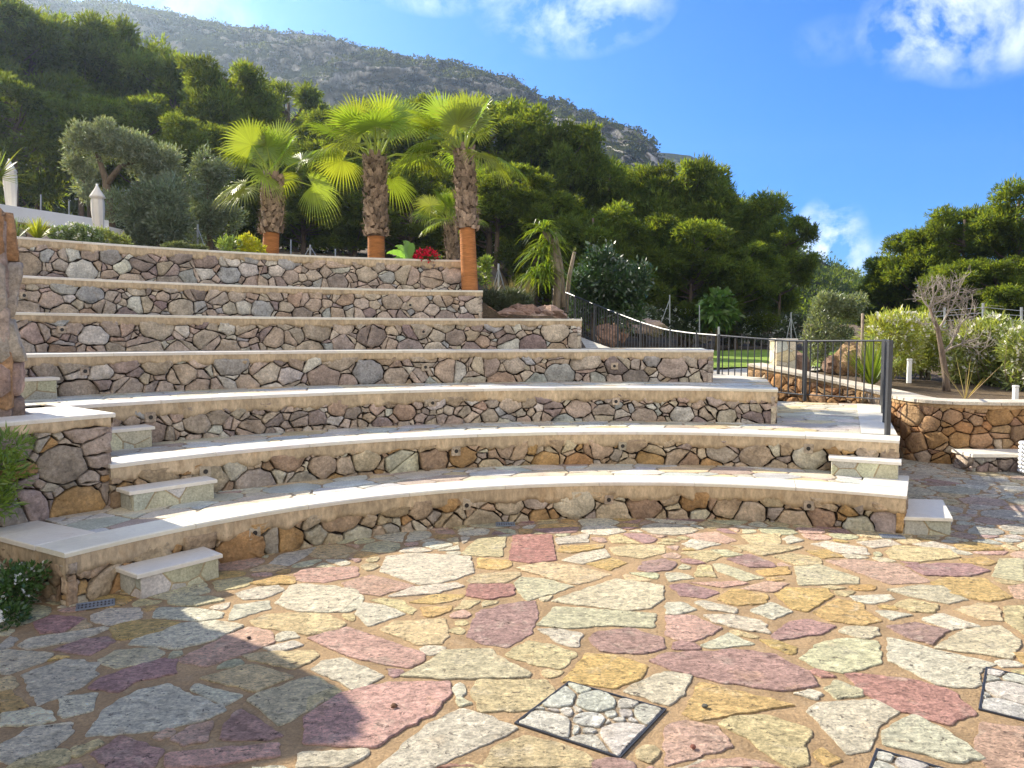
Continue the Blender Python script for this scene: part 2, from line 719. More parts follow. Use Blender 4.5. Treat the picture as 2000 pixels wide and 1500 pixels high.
def put_stone(mb, poly, mapf, bulge, depth, col, rng, flat=False):
    n = len(poly)
    c = poly.mean(0)
    size = math.sqrt(abs(area(poly)))
    tx, ty = rng.normal(0, 0.10 if not flat else 0.004, 2)
    def hgt(P, f):
        return f * bulge + (P[:, 0] - c[0]) * tx + (P[:, 1] - c[1]) * ty
    if flat:
        rings = [(1.0, None), (1.0, 0.5), (max(0.8, 1 - 0.008 / size), 1.0)]
    else:
        rings = [(1.0, None), (1.0, 0.25), (max(.8, 1 - .008 / size), 0.9), (0.6, 1.0)]
    V = []
    for s, f in rings:
        P = c + (poly - c) * s
        d = np.full(n, -depth) if f is None else hgt(P, f) + (0 if flat else rng.normal(0, bulge * 0.13, n))
        V += [mapf(P[i, 0], P[i, 1], d[i]) for i in range(n)]
    Fc = []
    k = len(rings)
    for r in range(k - 1):
        for i in range(n):
            j = (i + 1) % n
            Fc.append((r * n + i, r * n + j, (r + 1) * n + j, (r + 1) * n + i))
    if flat:
        Fc.append(tuple((k - 1) * n + i for i in range(n)))
    else:
        V.append(mapf(c[0], c[1], bulge * 1.0))
        m = len(V) - 1
        for i in range(n):
            Fc.append(((k - 1) * n + i, (k - 1) * n + (i + 1) % n, m))
    mb.add(V, Fc, col)


def pick(pal, rng, var=0.12):
    w = np.array([p[1] for p in pal], float)
    c = np.array(pal[rng.choice(len(pal), p=w / w.sum())][0])
    return np.clip(c * rng.uniform(1 - var, 1 + var) * rng.uniform(0.96, 1.04, 3), 0.01, 0.9)


PAL_UP = [((.51, .405, .31), 4), ((.56, .465, .36), 4), ((.46, .37, .30), 4), ((.43, .415, .385), 1.4), ((.64, .59, .50), 1.8),
          ((.46, .34, .24), 1.5), ((.33, .26, .225), 2)]
PAL_LOW = [((.52, .39, .255), 4), ((.57, .455, .31), 3), ((.48, .295, .13), 2.6), ((.42, .295, .185), 2.6), ((.62, .55, .41), 1.6), ((.45, .375, .30), 2)]
PAL_ORANGE = [((.43, .24, .105), 5), ((.48, .30, .16), 3), ((.38, .20, .085), 3), ((.47, .36, .25), 1.2), ((.36, .22, .13), 2)]
PAL_PIER = [((.50, .33, .22), 3), ((.53, .42, .33), 4), ((.48, .37, .31), 3), ((.50, .28, .15), 1.5)]
JOINT = (.045, .032, .024)


def stone_wall(mb, L, Hh, mapf, pal, rng, radii=None, gap=0.0065, bulge=0.022, step=0.12, back=0.04):
    if radii is None:
        radii = [(0.13, int(14 * L)), (0.095, int(60 * L)), (0.06, int(120 * L)), (0.032, int(110 * L))]
    A = darts(-0.05, L + 0.05, -0.02, Hh + 0.02, radii, rng, asp=1.25, tight=.8)
    for i, poly in split_some(cells(A, (0, L, 0, Hh), gap, asp=1.25), rng, .42, .009, gap):
        size = math.sqrt(area(poly))
        p = roughen(poly, 0.032, 0.006, size * rng.uniform(.01, .08), rng)
        put_stone(mb, p, mapf, min(bulge, size * 0.2) * rng.uniform(0.6, 1.3), back, pick(pal, rng), rng)
    n = max(2, int(L / step))
    V = [mapf(L * i / n, t, -back + 0.004) for i in range(n + 1) for t in (0, Hh)]
    mb.add(V, [(2 * i, 2 * i + 2, 2 * i + 3, 2 * i + 1) for i in range(n)], JOINT)


# ------------------------------------------------------------------ the seating tiers (concentric arcs)
CX, CY = 1.111, 2.20
TH = [0, .339, .678, 1.069, 1.491, 1.934, 2.421, 3.014]
TR = [0, 4.465, 5.438, 6.429, 7.662, 8.888, 10.016, 11.054]
THL = [0, 149.6, 140.6, 140.6, 152, 153, 153, 153]
THR = [0, 61.0, 61.9, 73.0, 78.6, 90.6, 99.3, 99.6]
OV, CW, CT = .03, .30, .032


def pol(r, deg, z):
    return (CX + r * math.cos(R_(deg)), CY + r * math.sin(R_(deg)), z)


def cylmap(R, thl, z0):
    def f(s, t, d):
        a = R_(thl) - s / R
        return (CX + (R - d) * math.cos(a), CY + (R - d) * math.sin(a), z0 + t)
    return f


def flatmap(R, thl, z):
    def f(s, t, d):
        a = R_(thl) - s / R
        return (CX + t * math.cos(a), CY + t * math.sin(a), z + d)
    return f


def planemap(o, dirx, z0, nrm):
    def f(s, t, d):
        return (o[0] + dirx[0] * s + nrm[0] * d, o[1] + dirx[1] * s + nrm[1] * d, z0 + t)
    return f


CREAM = np.array((.74, .69, .59))


def arc_coping(mb, R, thl, thr, z, rng, width=CW, ov=OV):
    thl, thr = thl + math.degrees(.034 / R), thr - math.degrees(.034 / R)
    L = R_(thl - thr) * R
    n = max(1, int(round(L / 0.85)))
    ed = [thl + (thr - thl) * i / n for i in range(n + 1)]
    prof = [(R + width, z - CT), (R - ov, z - CT), (R - ov - .003, z - .008), (R - ov + .006, z), (R + width, z)]
    for i in range(n):
        a0, a1 = ed[i] - math.degrees(.0022 / R), ed[i + 1] + math.degrees(.0022 / R)
        k = 8
        V, Fc = [], []
        wv = rng.uniform(-.02, .02)
        for j in range(k + 1):
            a = a0 + (a1 - a0) * j / k
            V += [pol(r + (wv if r > R + .1 else 0), a, zz) for r, zz in prof]
        m = len(prof)
        for j in range(k):
            for q in range(m):
                q2 = (q + 1) % m
                Fc.append((j * m + q, j * m + q2, (j + 1) * m + q2, (j + 1) * m + q))
        Fc.append(tuple(range(m - 1, -1, -1)))
        Fc.append(tuple(k * m + q for q in range(m)))
        mb.add(V, Fc, CREAM * rng.uniform(.93, 1.05) * np.array((1, rng.uniform(.98, 1.01), rng.uniform(.94, 1.02))))


def poly_slab(mb, poly, z, rng, t=CT):
    poly = [tuple(p[:2]) for p in poly]
    if area(poly) < 0:
        poly = poly[::-1]
    V, Fc = prism(poly, z - t, z, .006)
    mb.add(V, Fc, CREAM * rng.uniform(.93, 1.05))


def band(mb, L, Hh, mapf, rng, hgt=.085, step=.03, col=(.53, .41, .265)):
    """strip of mortar under the coping with a ragged lower edge"""
    n = int(L / step)
    lo = np.array([mnoise.fractal(Vector((i * step * 5.0, rng.random() * .3, Hh * 9 + L)), 1.0, 2.0, 4) for i in range(n + 1)])
    hb = hgt * (1 + .45 * lo) + .012 * rng.random(n + 1)
    rows = [(1.0, -.03), (1.0, .018), (.7, .026), (.0, .024)]
    V = []
    for i in range(n + 1):
        for f, d in rows:
            V.append(mapf(L * i / n, Hh - hb[i] * f, d + (rng.normal(0, .0015) if 0 < f else 0)))
    m = len(rows)
    Fc = []
    for i in range(n):
        for q in range(m - 1):
            Fc.append((i * m + q, (i + 1) * m + q, (i + 1) * m + q + 1, i * m + q + 1))
    V2 = len(V)
    mb.add(V, Fc, np.array(col) * rng.uniform(.95, 1.05))


PAL_TREAD = [((.54, .52, .44), 4), ((.52, .46, .34), 3), ((.46, .46, .42), 3), ((.55, .43, .26), 1.6), ((.42, .33, .26), 1)]
PAL_PLAT = [((.56, .46, .27), 4), ((.54, .50, .40), 3), ((.48, .44, .36), 2)]
TMORT = (.34, .27, .19)


def tread(mb, R0, R1, thl, thr, z, rng, pal=PAL_TREAD):
    Rm = (R0 + R1) / 2
    L = R_(thl - thr) * Rm
    f = flatmap(Rm, thl, z)
    A = darts(0, L, R0, R1, [(.15, int(40 * L)), (.1, int(60 * L)), (.06, int(120 * L))], rng, asp=1.4)
    for i, poly in cells(A, (0, L, R0, R1), .014, asp=1.4):
        p = roughen(poly, .07, .003, .02, rng)
        put_stone(mb, p, f, .004, .008, pick(pal, rng), rng, flat=True)
    n = max(2, int(L / .15))
    V = [f(L * i / n, t, -.004) for i in range(n + 1) for t in (R0, R1)]
    mb.add(V, [(2 * i, 2 * i + 2, 2 * i + 3, 2 * i + 1) for i in range(n)], TMORT)


ORD = ['', 'lowest', 'second lowest', 'third', 'fourth', 'fifth', 'sixth', 'topmost']
LBL = ['',
       'lowest curved stone seating tier beside the plaza, with rusty brown stones and white coping',
       'second curved stone tier up, its coping widening into the paved platform under the railing',
       'third curved stone tier up, with a raised wing by the left pier',
       'fourth curved stone tier up, its coping just below eye level, ending at the lawn',
       'fifth curved stone tier up, ending right beside the sloping railing',
       'sixth curved stone tier up, ending beside the lavender and the reddish rocks',
       'topmost grey pink curved stone tier with palms standing behind it']
LIGHTS = {1: [(497, 1041), (911, 987), (1189, 976), (1580, 988)], 2: [(401, 921), (891, 881), (1216, 871), (1579, 876)],
          3: [(294, 815), (845, 787), (1203, 784)], 4: [(166, 725), (831, 717), (1200, 715)], 5: [(121, 644), (827, 648)],
          6: [(47, 577), (801, 596)]}


def hit_cyl(px, py, R):
    d = ray(px, py)
    ox, oy = -CX, -CY
    a = d.x * d.x + d.y * d.y
    b = 2 * (ox * d.x + oy * d.y)
    c = ox * ox + oy * oy - R * R
    t = (-b + math.sqrt(b * b - 4 * a * c)) / (2 * a)
    p = Vector((0, 0, EYE)) + d * t
    return math.degrees(math.atan2(p.y - CY, p.x - CX)), p.z


def step_light(parent, a, z, R, rng):
    f = cylmap(R, a, z)
    h = rng.uniform(.042, .05)
    mb = MB()
    pl = np.array([(-h, -h), (h, -h), (h, h), (-h, h)]) + rng.normal(0, .003, (4, 2))
    put_stone(mb, roughen(pl, .04, .001, .008, rng), f, .036, .03, pick([((.52, .42, .31), 1)], rng), rng, flat=True)
    o = mb.build('step_light', M_WALL, parent)
    mb = MB()
    n = 20
    for r0, r1, d0, d1, c in ((.016, .020, .0395, .0395, (.10, .07, .05)),):
        V = [f(q * math.cos(2 * math.pi * i / n), q * math.sin(2 * math.pi * i / n), d) for i in range(n) for q, d in ((r0, d0), (r1, d1))]
        mb.add(V, [(2 * i, 2 * i + 1, (2 * i + 3) % (2 * n), (2 * i + 2) % (2 * n)) for i in range(n)], c)
    V = [f(.0175 * math.cos(2 * math.pi * i / n), .0175 * math.sin(2 * math.pi * i / n), .0385) for i in range(n)]
    mb.add(V, [tuple(range(n))], (.01, .01, .01))
    mb.build('lens', M_BLACK, o)


# right edge of the platform on the second tier
PR0, PR1 = (3.72, 7.08), (5.38, 10.75)


def make_tier(k):
    rng = np.random.default_rng(100 + k)
    R, z0, z1, tl, tr = TR[k], TH[k - 1], TH[k], THL[k], THR[k]
    mid = (tl + tr) / 2
    root = thing('seating_tier', LBL[k], 'seating tier', pol(R, mid, z0), 'curved seating tiers')
    L = R_(tl - tr) * R
    pal = PAL_LOW if k <= 2 else PAL_UP
    base = z0 - .02
    Hh = z1 - CT - base
    ex = math.degrees(.028 / R)
    f = cylmap(R, tl + ex, base)
    L += .056
    mb = MB()
    if k == 3:
        rad = [(.10, int(20 * L)), (.07, int(80 * L)), (.048, int(160 * L)), (.028, int(120 * L))]
    elif k in (4, 5, 7):
        rad = [(.15, int(18 * L)), (.105, int(60 * L)), (.06, int(120 * L)), (.034, int(110 * L))]
    else:
        rad = None
    stone_wall(mb, L, Hh - .05, f, pal, rng, rad)
    # right hand end face
    rn = TR[k + 1] if k < 7 else R + .5
    ends = []
    if k == 3:
        Le = 1.75
    elif k in (1,):
        Le = TR[2] - TR[1]
    else:
        Le = .9
    ca, sa = math.cos(R_(tr)), math.sin(R_(tr))
    if k != 2:
        p0 = pol(R - .028, tr, 0)
        fe = planemap(p0, (ca, sa), base, (sa, -ca))
        stone_wall(mb, Le, Hh - .05, fe, pal, rng)
        ends.append((Le, fe))
    if k == 1:
        cl, sl = math.cos(R_(tl)), math.sin(R_(tl))
        p0 = pol(TR[2] + .3, tl, 0)
        Ll = TR[2] + .328 - R
        fl = planemap(p0, (-cl, -sl), base, (-sl, cl))
        stone_wall(mb, Ll, Hh - .05, fl, pal, rng)
        ends.append((Ll, fl))
    if k == 2:
        dx, dy = PR1[0] - PR0[0], PR1[1] - PR0[1]
        D = math.hypot(dx, dy)
        fe = planemap(PR0, (dx / D, dy / D), -.02, (dy / D, -dx / D))
        stone_wall(mb, D, z1 - CT - .03, fe, PAL_ORANGE, rng)
        ends.append((D, planemap(PR0, (dx / D, dy / D), base, (dy / D, -dx / D))))
    if k == 3:       # raised wing on the left, along the second arc
        fw = cylmap(TR[2] + .03, 160, TH[1] - .02)
        Lw = R_(160 - tl) * (TR[2] + .03)
        stone_wall(mb, Lw, z1 - CT - TH[1] - .05, fw, [((.45, .36, .29), 4), ((.52, .44, .36), 3), ((.36, .29, .23), 2), ((.46, .27, .12), .7)], rng,
                   [(.17, 300), (.12, 300), (.07, 500), (.035, 700)])
        ca2, sa2 = math.cos(R_(tl)), math.sin(R_(tl))
        fw2 = planemap(pol(TR[2] + .03, tl, 0), (ca2, sa2), TH[1] - .02, (sa2, -ca2))
        stone_wall(mb, 1.0, z1 - CT - TH[1] - .05, fw2, pal, rng)
    mb.build('stone_wall', M_WALL, root, True)
    mb = MB()
    bh = {1: .115, 2: .10, 3: .115, 4: .085, 5: .08, 6: .07, 7: .10}[k]
    band(mb, L, Hh, f, rng, bh)
    for Le, fe in ends:
        band(mb, Le, Hh, fe, rng, bh)
    if k == 3:
        band(mb, Lw, z1 - CT - TH[1] + .02, fw, rng, .06)
        band(mb, 1.0, z1 - CT - TH[1] + .02, fw2, rng, .06)
    mb.build('mortar_band', M_PLASTER, root, True)
    # coping
    mb = MB()
    thin = k >= 4
    arc_coping(mb, R, tl, tr, z1, rng, .30 if k < 6 else .26)
    if k == 1:
        for a0, a1, r0, r1 in ((tl + .44, tl - 4.2, R + .303, TR[2] + .02), ):
            poly_slab(mb, [pol(r0, a0, 0), pol(r1, a0, 0), pol(r1, a1 + .8, 0), pol(r0, a1, 0)], z1, rng)
        poly_slab(mb, [pol(R + .303, tr + 4.2, 0), pol(R + .303, tr - .42, 0), pol(TR[2] - .0, tr - .4, 0), pol(TR[2] - .0, tr + 3.4, 0)], z1, rng)
    if k == 2:
        dx, dy = PR1[0] - PR0[0], PR1[1] - PR0[1]
        D = math.hypot(dx, dy)
        ux, uy = dx / D, dy / D
        for i in range(4):
            a, b = .33 + (D - .33) * i / 4, .33 + (D - .33) * (i + 1) / 4 - .003
            poly_slab(mb, [(PR0[0] + ux * a + uy * .03, PR0[1] + uy * a - ux * .03), (PR0[0] + ux * b + uy * .03, PR0[1] + uy * b - ux * .03),
                           (PR0[0] + ux * b - uy * .30, PR0[1] + uy * b + ux * .30), (PR0[0] + ux * a - uy * .30, PR0[1] + uy * a + ux * .30)], z1, rng)
    if k == 3:
        arc_coping(mb, TR[2] + .03, 160, tl, z1, rng, .34)
        poly_slab(mb, [pol(TR[2] + .375, tl - .34, 0), pol(TR[2] + .375, tl + 4, 0), pol(TR[3] - .034, tl + 3.4, 0), pol(TR[3] - .034, tl - .3, 0)], z1, rng)
    mb.build('coping', M_SLAB, root)
    # tread behind the coping, paved
    mb = MB()
    z = z1 - .008
    if k == 2:
        tread(mb, R + .30, TR[3] + .12, tl, 73.5, z, rng)
        # the platform right of the third tier
        dx, dy = PR1[0] - PR0[0], PR1[1] - PR0[1]
        D = math.hypot(dx, dy)
        ux, uy = dx / D, dy / D
        E0 = (PR0[0] - uy * .30, PR0[1] + ux * .30)
        hp = [(uy, -ux, uy * E0[0] - ux * E0[1]), (ux, uy, ux * PR1[0] + uy * PR1[1])]
        nx, ny = math.cos(R_(67.5)), math.sin(R_(67.5))
        hp.append((-nx, -ny, -(nx * (CX + nx * (R + .30)) + ny * (CY + ny * (R + .30)))))
        e = R_(74)
        hp.append((-math.sin(e), math.cos(e), -math.sin(e) * CX + math.cos(e) * CY))
        A = darts(2, 5.6, 7, 11.6, [(.16, 500), (.11, 700), (.07, 900)], rng, asp=1.5)
        fm = lambda s, t, d: (s, t, z + d)
        for i, poly in cells(A, (2, 5.6, 7, 11.6), .014, asp=1.5, halfplanes=hp):
            put_stone(mb, roughen(poly, .07, .003, .02, rng), fm, .004, .008, pick(PAL_PLAT, rng), rng, flat=True)
        q = [(2, 7), (5.8, 7), (5.8, 11.7), (2, 11.7)]
        for h in hp:
            q = clip(q, *h)
        mb.add([(p[0], p[1], z - .004) for p in q], [tuple(range(len(q)))], TMORT)
    elif k == 3:
        tread(mb, R + .30, TR[4] + .9, 141.0, tr + .05, z, rng)
        tread(mb, TR[2] + .38, TR[4] + .2, 160, 143.5, z, rng)
        tread(mb, TR[3] + .32, TR[4] + .2, 143.5, 141.0, z, rng)
    elif k == 1:
        tread(mb, R + .30, TR[2] + .1, tl - 3.9, tr + 3.9, z, rng, PAL_TREAD)
    elif k < 7:
        tread(mb, R + .30, TR[k + 1] + (.9 if k < 5 else .3), tl, tr + .05, z, rng)
    if k < 7:
        mb.build('tread_paving', M_TREAD, root)
    for px, py in LIGHTS.get(k, []):
        a, zz = hit_cyl(px, py, R - .03)
        step_light(root, a, zz, R, rng)
    return root


for k in range(1, 8):
    make_tier(k)

# ------------------------------------------------------------------ half height step blocks
PAL_CLAD = [((.52, .49, .33), 4), ((.47, .46, .37), 3), ((.54, .42, .2), 1), ((.56, .54, .46), 2)]


def clad_face(mb, p0, p1, z0, z1, rng, pal=PAL_CLAD):
    dx, dy = p1[0] - p0[0], p1[1] - p0[1]
    L = math.hypot(dx, dy)
    f = planemap(p0, (dx / L, dy / L), z0, (dy / L, -dx / L))
    A = darts(0, L, 0, z1 - z0, [(.1, 60), (.07, 60), (.045, 60)], rng, asp=1.3)
    for i, poly in cells(A, (0, L, 0, z1 - z0), .008, asp=1.3):
        put_stone(mb, roughen(poly, .05, .002, .008, rng), f, .003, .01, pick(pal, rng), rng, flat=True)
    mb.add([f(0, 0, -.002), f(L, 0, -.002), f(L, z1 - z0, -.002), f(0, z1 - z0, -.002)], [(0, 1, 2, 3)], (.42, .33, .2))


def step_block(corners, z0, z1, label, seed):
    """corners: front left, front right, back right, back left on the ground"""
    rng = np.random.default_rng(seed)
    c = np.mean(np.array([p[:2] for p in corners]), 0)
    root = thing('step_block', label, 'step', (c[0], c[1], z0), 'half height steps beside the tiers')
    mb = MB()
    for i in range(4):
        clad_face(mb, corners[i], corners[(i + 1) % 4], z0 - .01, z1 - .028, rng)
    mb.build('clad_body', M_TREAD, root)
    mb = MB()
    q = []
    for p in corners:
        d = np.array(p[:2]) - c
        q.append(tuple(c + d + d / np.linalg.norm(d) * .03))
    poly_slab(mb, q, z1, rng, .028)
    mb.build('top_slab', M_SLAB, root)


def pblock(r0, r1, tl, tr):
    return [pol(r0, tl, 0), pol(r0, tr, 0), pol(r1, tr, 0), pol(r1, tl, 0)]


step_block(pblock(4.19, 4.44, 145.6, 138.4), 0, .165, 'low step block on the plaza in front of the lowest tier, left end', 201)
step_block(pblock(5.19, 5.41, 140.2, 133.3), .339, .49, 'step block with blue green cladding on the lowest tread beside the pier wing', 202)
step_block(pblock(6.18, 6.40, 140.4, 134.8), .678, .855, 'yellow green step block on the second tread half hidden by the pier wing', 203)
step_block(pblock(7.40, 7.63, 143.5, 138.3), 1.069, 1.268, 'topmost step block, at the left edge beside the stone pier', 204)
step_block(pblock(5.19, 5.41, 67.8, 61.6), .339, .50, 'pale step block on the right end of the lowest tread below the railing', 205)
step_block([(3.30, 6.10), (3.66, 6.06), (3.97, 6.72), (3.62, 6.76)], 0, .155, 'lowest step block at the far right end of the lowest tier, in shade', 206)

# ------------------------------------------------------------------ plaza floor: traced flagstones, filler stones, mortar bed
FC = {'W': (.68, .62, .47), 'G': (.63, .58, .38), 'Y': (.65, .53, .30), 'O': (.63, .43, .18), 'P': (.60, .40, .31), 'M': (.44, .28, .245),
      'R': (.48, .255, .205), 'K': (.59, .41, .29)}
TRACE_A = """W 0,770 210,780 290,795 260,830 50,905 0,890|W 120,910 370,820 545,850 540,910 430,990 215,1080 165,985|O 0,985 50,985 160,1085 0,1125
W 0,1130 200,1090 275,1110 305,1165 180,1190 0,1195|W 330,1040 545,1010 515,1110 340,1155
W 480,1250 575,1110 760,1000 950,958 1000,1000 1100,1030 1265,1100 1130,1165 860,1225|W 0,1300 180,1205 400,1180 405,1245 300,1320 60,1400 0,1400
Y 30,1429 200,1340 380,1325 385,1390 300,1429|M 520,1350 680,1250 910,1330 850,1429 600,1429|Y 400,1318 560,1270 580,1300 440,1365 400,1370
M 1230,1270 1260,1180 1340,1100 1440,1160 1580,1250 1500,1275|P 970,1260 1050,1200 1190,1170 1150,1280 1010,1310
P 910,1429 930,1350 1300,1320 1570,1290 1540,1370 1250,1400 1100,1429|G 1380,1050 1450,1010 1740,915 1900,1000 1700,1120 1560,1195 1500,1140
W 1075,1000 1105,960 1200,990 1370,1025 1250,1085|Y 1110,930 1400,850 1640,920 1420,1005|M 480,990 560,930 700,880 900,820 980,830 980,905 760,940 680,1000
P 1000,820 1250,700 1390,645 1510,670 1530,730 1380,790 1150,865 1010,840|G 550,830 650,770 860,760 920,790 870,830 640,880|M 300,770 450,710 600,700 650,725 500,800
W 110,740 180,705 600,640 615,650 450,715 150,770|M 190,620 300,580 440,590 480,600 350,670 220,680|Y 380,675 475,595 500,640 430,665
O 605,650 680,620 840,600 1005,620 860,680 660,720|W 705,740 840,660 950,630 1190,610 1300,620 1360,635 1180,720 1000,765|W 505,580 600,540 780,535 785,590 620,635 510,610
W 850,590 880,535 1080,535 1240,560 1240,590 1080,610|G 930,500 1000,480 1180,470 1250,495 1100,525 960,520|W 1280,600 1310,520 1500,495 1510,540 1300,605
W 1310,455 1440,420 1560,410 1580,440 1470,485 1360,490|O 1390,400 1560,355 1645,370 1640,405 1480,410|W 1535,510 1620,410 1680,400 1990,430 2000,480 1900,560 1650,555
Y 1390,610 1480,570 1740,565 1920,610 1890,660 1720,690 1440,640|P 1640,350 1700,320 1990,305 2000,360 1800,395 1660,385|W 1535,710 1560,670 1650,670 1670,700 1560,720
W 1475,760 1640,720 1690,745 1560,780|Y 1350,800 1500,785 1750,775 1770,820 1640,880 1400,830|W 1490,300 1560,240 1760,200 1720,240 1620,295"""
TRACE_B = """W 405,330 440,250 600,232 910,250 930,340 740,400 620,405|Y 860,230 950,150 1110,140 1090,250 900,245|R 1125,270 1150,130 1365,130 1390,270 1250,285
W 0,420 150,410 310,470 300,530 230,560 0,555|P 190,400 350,350 600,410 400,470 280,450|W 450,470 600,420 830,395 870,415 720,455 480,475
Y 890,385 960,345 1180,335 1190,355 1110,395 920,398|O 950,310 960,260 1120,270 1150,300 1080,325|W 1380,150 1570,120 1570,170 1400,182|O 1390,220 1420,192 1660,183 1640,203 1480,230
Y 1690,200 1800,185 1990,185 2000,230 1870,260 1720,240|W 1420,270 1530,230 1660,207 1690,250 1530,292|O 1560,290 1700,258 1790,285 1690,328|M 1840,320 1880,280 2000,262 2060,290 2030,325 1900,338
Y 1165,315 1310,283 1500,300 1700,350 1510,408 1350,370|R 885,470 900,405 1145,405 1160,460 1020,490|G 1155,400 1200,365 1320,375 1490,415 1380,450 1230,495 1190,460
G 1350,500 1560,430 1720,375 1980,410 1990,480 1920,540 1800,550|W 270,570 310,505 420,520 545,570 340,640|Y 350,492 420,480 530,500 610,550 580,575 480,530
O 570,505 720,460 870,463 860,485 700,515|O 630,535 800,525 800,555 700,590 650,580|Y 820,545 870,492 970,497 900,540|M 890,690 950,560 1100,515 1270,500 1290,570 1245,680 1120,755 960,730
P 0,705 230,645 650,790 640,840 560,875 240,810|Y 400,660 480,610 760,600 795,690 740,735 620,740|G 1280,635 1380,530 1640,545 1950,570 1930,650 1700,635 1480,650
W 1280,655 1410,660 1535,680 1510,755 1420,740|M 1570,710 1620,670 1800,650 1980,700 1990,760 1870,795 1640,780|Y 1100,800 1230,720 1370,740 1510,790 1420,880 1250,850
O 1420,950 1560,790 1720,800 1900,860 1870,920 1720,985 1560,960|G 525,915 690,830 770,770 1030,765 1050,800 1230,890 1250,920 1100,930 760,935
Y 910,1000 960,940 1340,940 1385,1000 1350,1080 1200,1115 960,1115|W 20,880 90,830 200,815 430,915 280,1000 240,985
P -10,1140 200,1010 430,960 790,950 800,1020 700,1130 540,1210 370,1315 130,1300 -20,1290|W 400,1429 560,1280 690,1180 860,1100 1010,1140 1170,1205 1060,1270 700,1429
W -40,1345 350,1325 340,1360 200,1429 -60,1429|G 820,1060 840,1030 920,1070 850,1090|Y 990,1400 1050,1320 1220,1250 1400,1290 1560,1350 1620,1429 980,1429
R 720,1429 790,1412 940,1415 960,1429|W 1760,1000 1850,950 2000,890 2150,910 2100,1020 2010,1085 1900,1040|Y 0,930 60,915 190,1010 60,1060 0,1115|Y 0,570 100,570 210,620 190,645 0,690"""
TRACE_C = """P 100,130 280,110 400,160 330,175 200,160|Y 420,130 640,120 640,180 480,180|W 650,150 700,130 770,160 690,180|W 90,180 150,152 310,180 180,210
Y 365,190 600,185 770,195 690,220 540,245|G 250,210 350,212 430,240 330,250|Y 80,230 240,215 320,250 230,280|M 340,265 470,235 600,285 610,310 470,310
Y 600,250 700,232 860,260 870,290 740,300|G 720,310 860,295 1080,370 1070,400 740,410|W 820,180 900,165 1110,200 1140,240 980,230|O 780,215 900,212 990,250 880,260
K 890,275 1060,268 1300,290 1480,390 1250,405 1050,330|Y 1230,220 1280,190 1580,210 1640,255 1400,280 1260,260|O 1650,262 1780,250 1840,280 1820,300 1660,285
M 1340,300 1500,288 1700,292 1810,330 1700,360 1450,355|W 1060,170 1250,150 1310,185 1160,203|W 1380,180 1500,165 1620,205 1520,218|G 1860,260 2000,260 2000,390 1820,360
Y 160,360 180,300 255,300 280,365|G 265,290 320,290 550,370 430,385 290,330|O 500,330 680,305 700,345 560,360|W 0,340 90,340 160,370 20,390|P 130,395 400,387 470,400 320,423
P 420,430 560,387 690,400 600,450|M 10,410 110,400 300,450 220,480 90,470|O 280,490 370,430 570,465 560,510 400,525|O 610,460 680,425 900,430 930,470 790,560 700,540
G 1230,435 1420,412 1540,415 1680,490 1580,515 1400,480|W 1030,470 1250,460 1270,490 1160,510 1080,505|O 1480,395 1560,367 1780,370 1930,480 1800,500 1600,460
K 1910,420 2000,400 2000,490 1950,480|W 160,505 210,495 400,540 390,568 240,545|W 470,550 590,505 710,560 600,600|W 0,510 90,505 170,545 60,575 0,570
W 215,580 350,572 540,610 580,680 440,660 280,620|O 820,560 960,485 1100,510 1120,560 1210,610 1080,630 920,610|Y 1270,520 1350,490 1520,520 1500,560 1380,555
W 1160,550 1230,552 1370,575 1260,605|Y 1610,545 1750,510 1850,530 1880,610 1760,600|Y 1885,530 2000,520 2000,680 1895,610|W 1420,600 1540,568 1760,640 1590,655
M 590,690 700,610 800,600 950,640 870,680 620,720|P 0,690 0,580 150,580 310,650 220,700 130,730|M 1230,640 1400,618 1590,660 1480,740 1350,700
G 960,670 1010,640 1180,645 1190,690 1110,708|W 200,745 350,675 500,740 250,765|G 750,820 860,730 1000,703 1180,720 1200,850 1000,900 850,870|O 520,712 620,722 740,760 690,795 600,760
G 1500,760 1660,660 1870,635 1980,720 1930,820 1800,800|W 1240,830 1245,700 1400,740 1850,850 1770,875 1735,980 1540,975 1350,880
M -100,830 0,790 400,775 600,800 800,900 850,970 650,1000 300,950 60,890|R 1000,900 1100,903 1400,940 1600,1000 1735,1125 1560,1190 1300,1110 1100,1010
O 190,950 720,1080 190,1165 90,1130|G 890,990 940,940 1110,1000 1100,1030 950,1040|W 710,1015 800,990 880,1025 840,1045
Y 300,1190 370,1140 560,1135 820,1220 780,1300 800,1400 680,1429 540,1330 420,1240|W 790,1110 860,1065 1180,1050 1310,1110 1180,1200 1150,1330 1020,1360 900,1230
W 1215,1300 1220,1220 1380,1130 1560,1220 1700,1320 1770,1380 1600,1400 1300,1320|O 830,1360 870,1310 990,1390 900,1420|K 1760,1180 2000,1200 2000,1429 1800,1429 1720,1330
P 0,1200 100,1170 280,1200 375,1310 180,1370 0,1420|P 120,1429 250,1385 430,1375 560,1400 640,1429|O 1940,790 2000,790 2000,860"""


def inpoly(poly, x, y):
    c = False
    n = len(poly)
    j = n - 1
    for i in range(n):
        xi, yi = poly[i]
        xj, yj = poly[j]
        if (yi > y) != (yj > y) and x < (xj - xi) * (y - yi) / (yj - yi) + xi:
            c = not c
        j = i
    return c


def seg_dist(poly, x, y):
    p = np.asarray(poly)
    q = np.roll(p, -1, 0)
    d = q - p
    t = np.clip(((x - p[:, 0]) * d[:, 0] + (y - p[:, 1]) * d[:, 1]) / np.maximum((d ** 2).sum(1), 1e-9), 0, 1)
    return float(np.min(np.hypot(p[:, 0] + d[:, 0] * t - x, p[:, 1] + d[:, 1] * t - y)))


COVERS = []


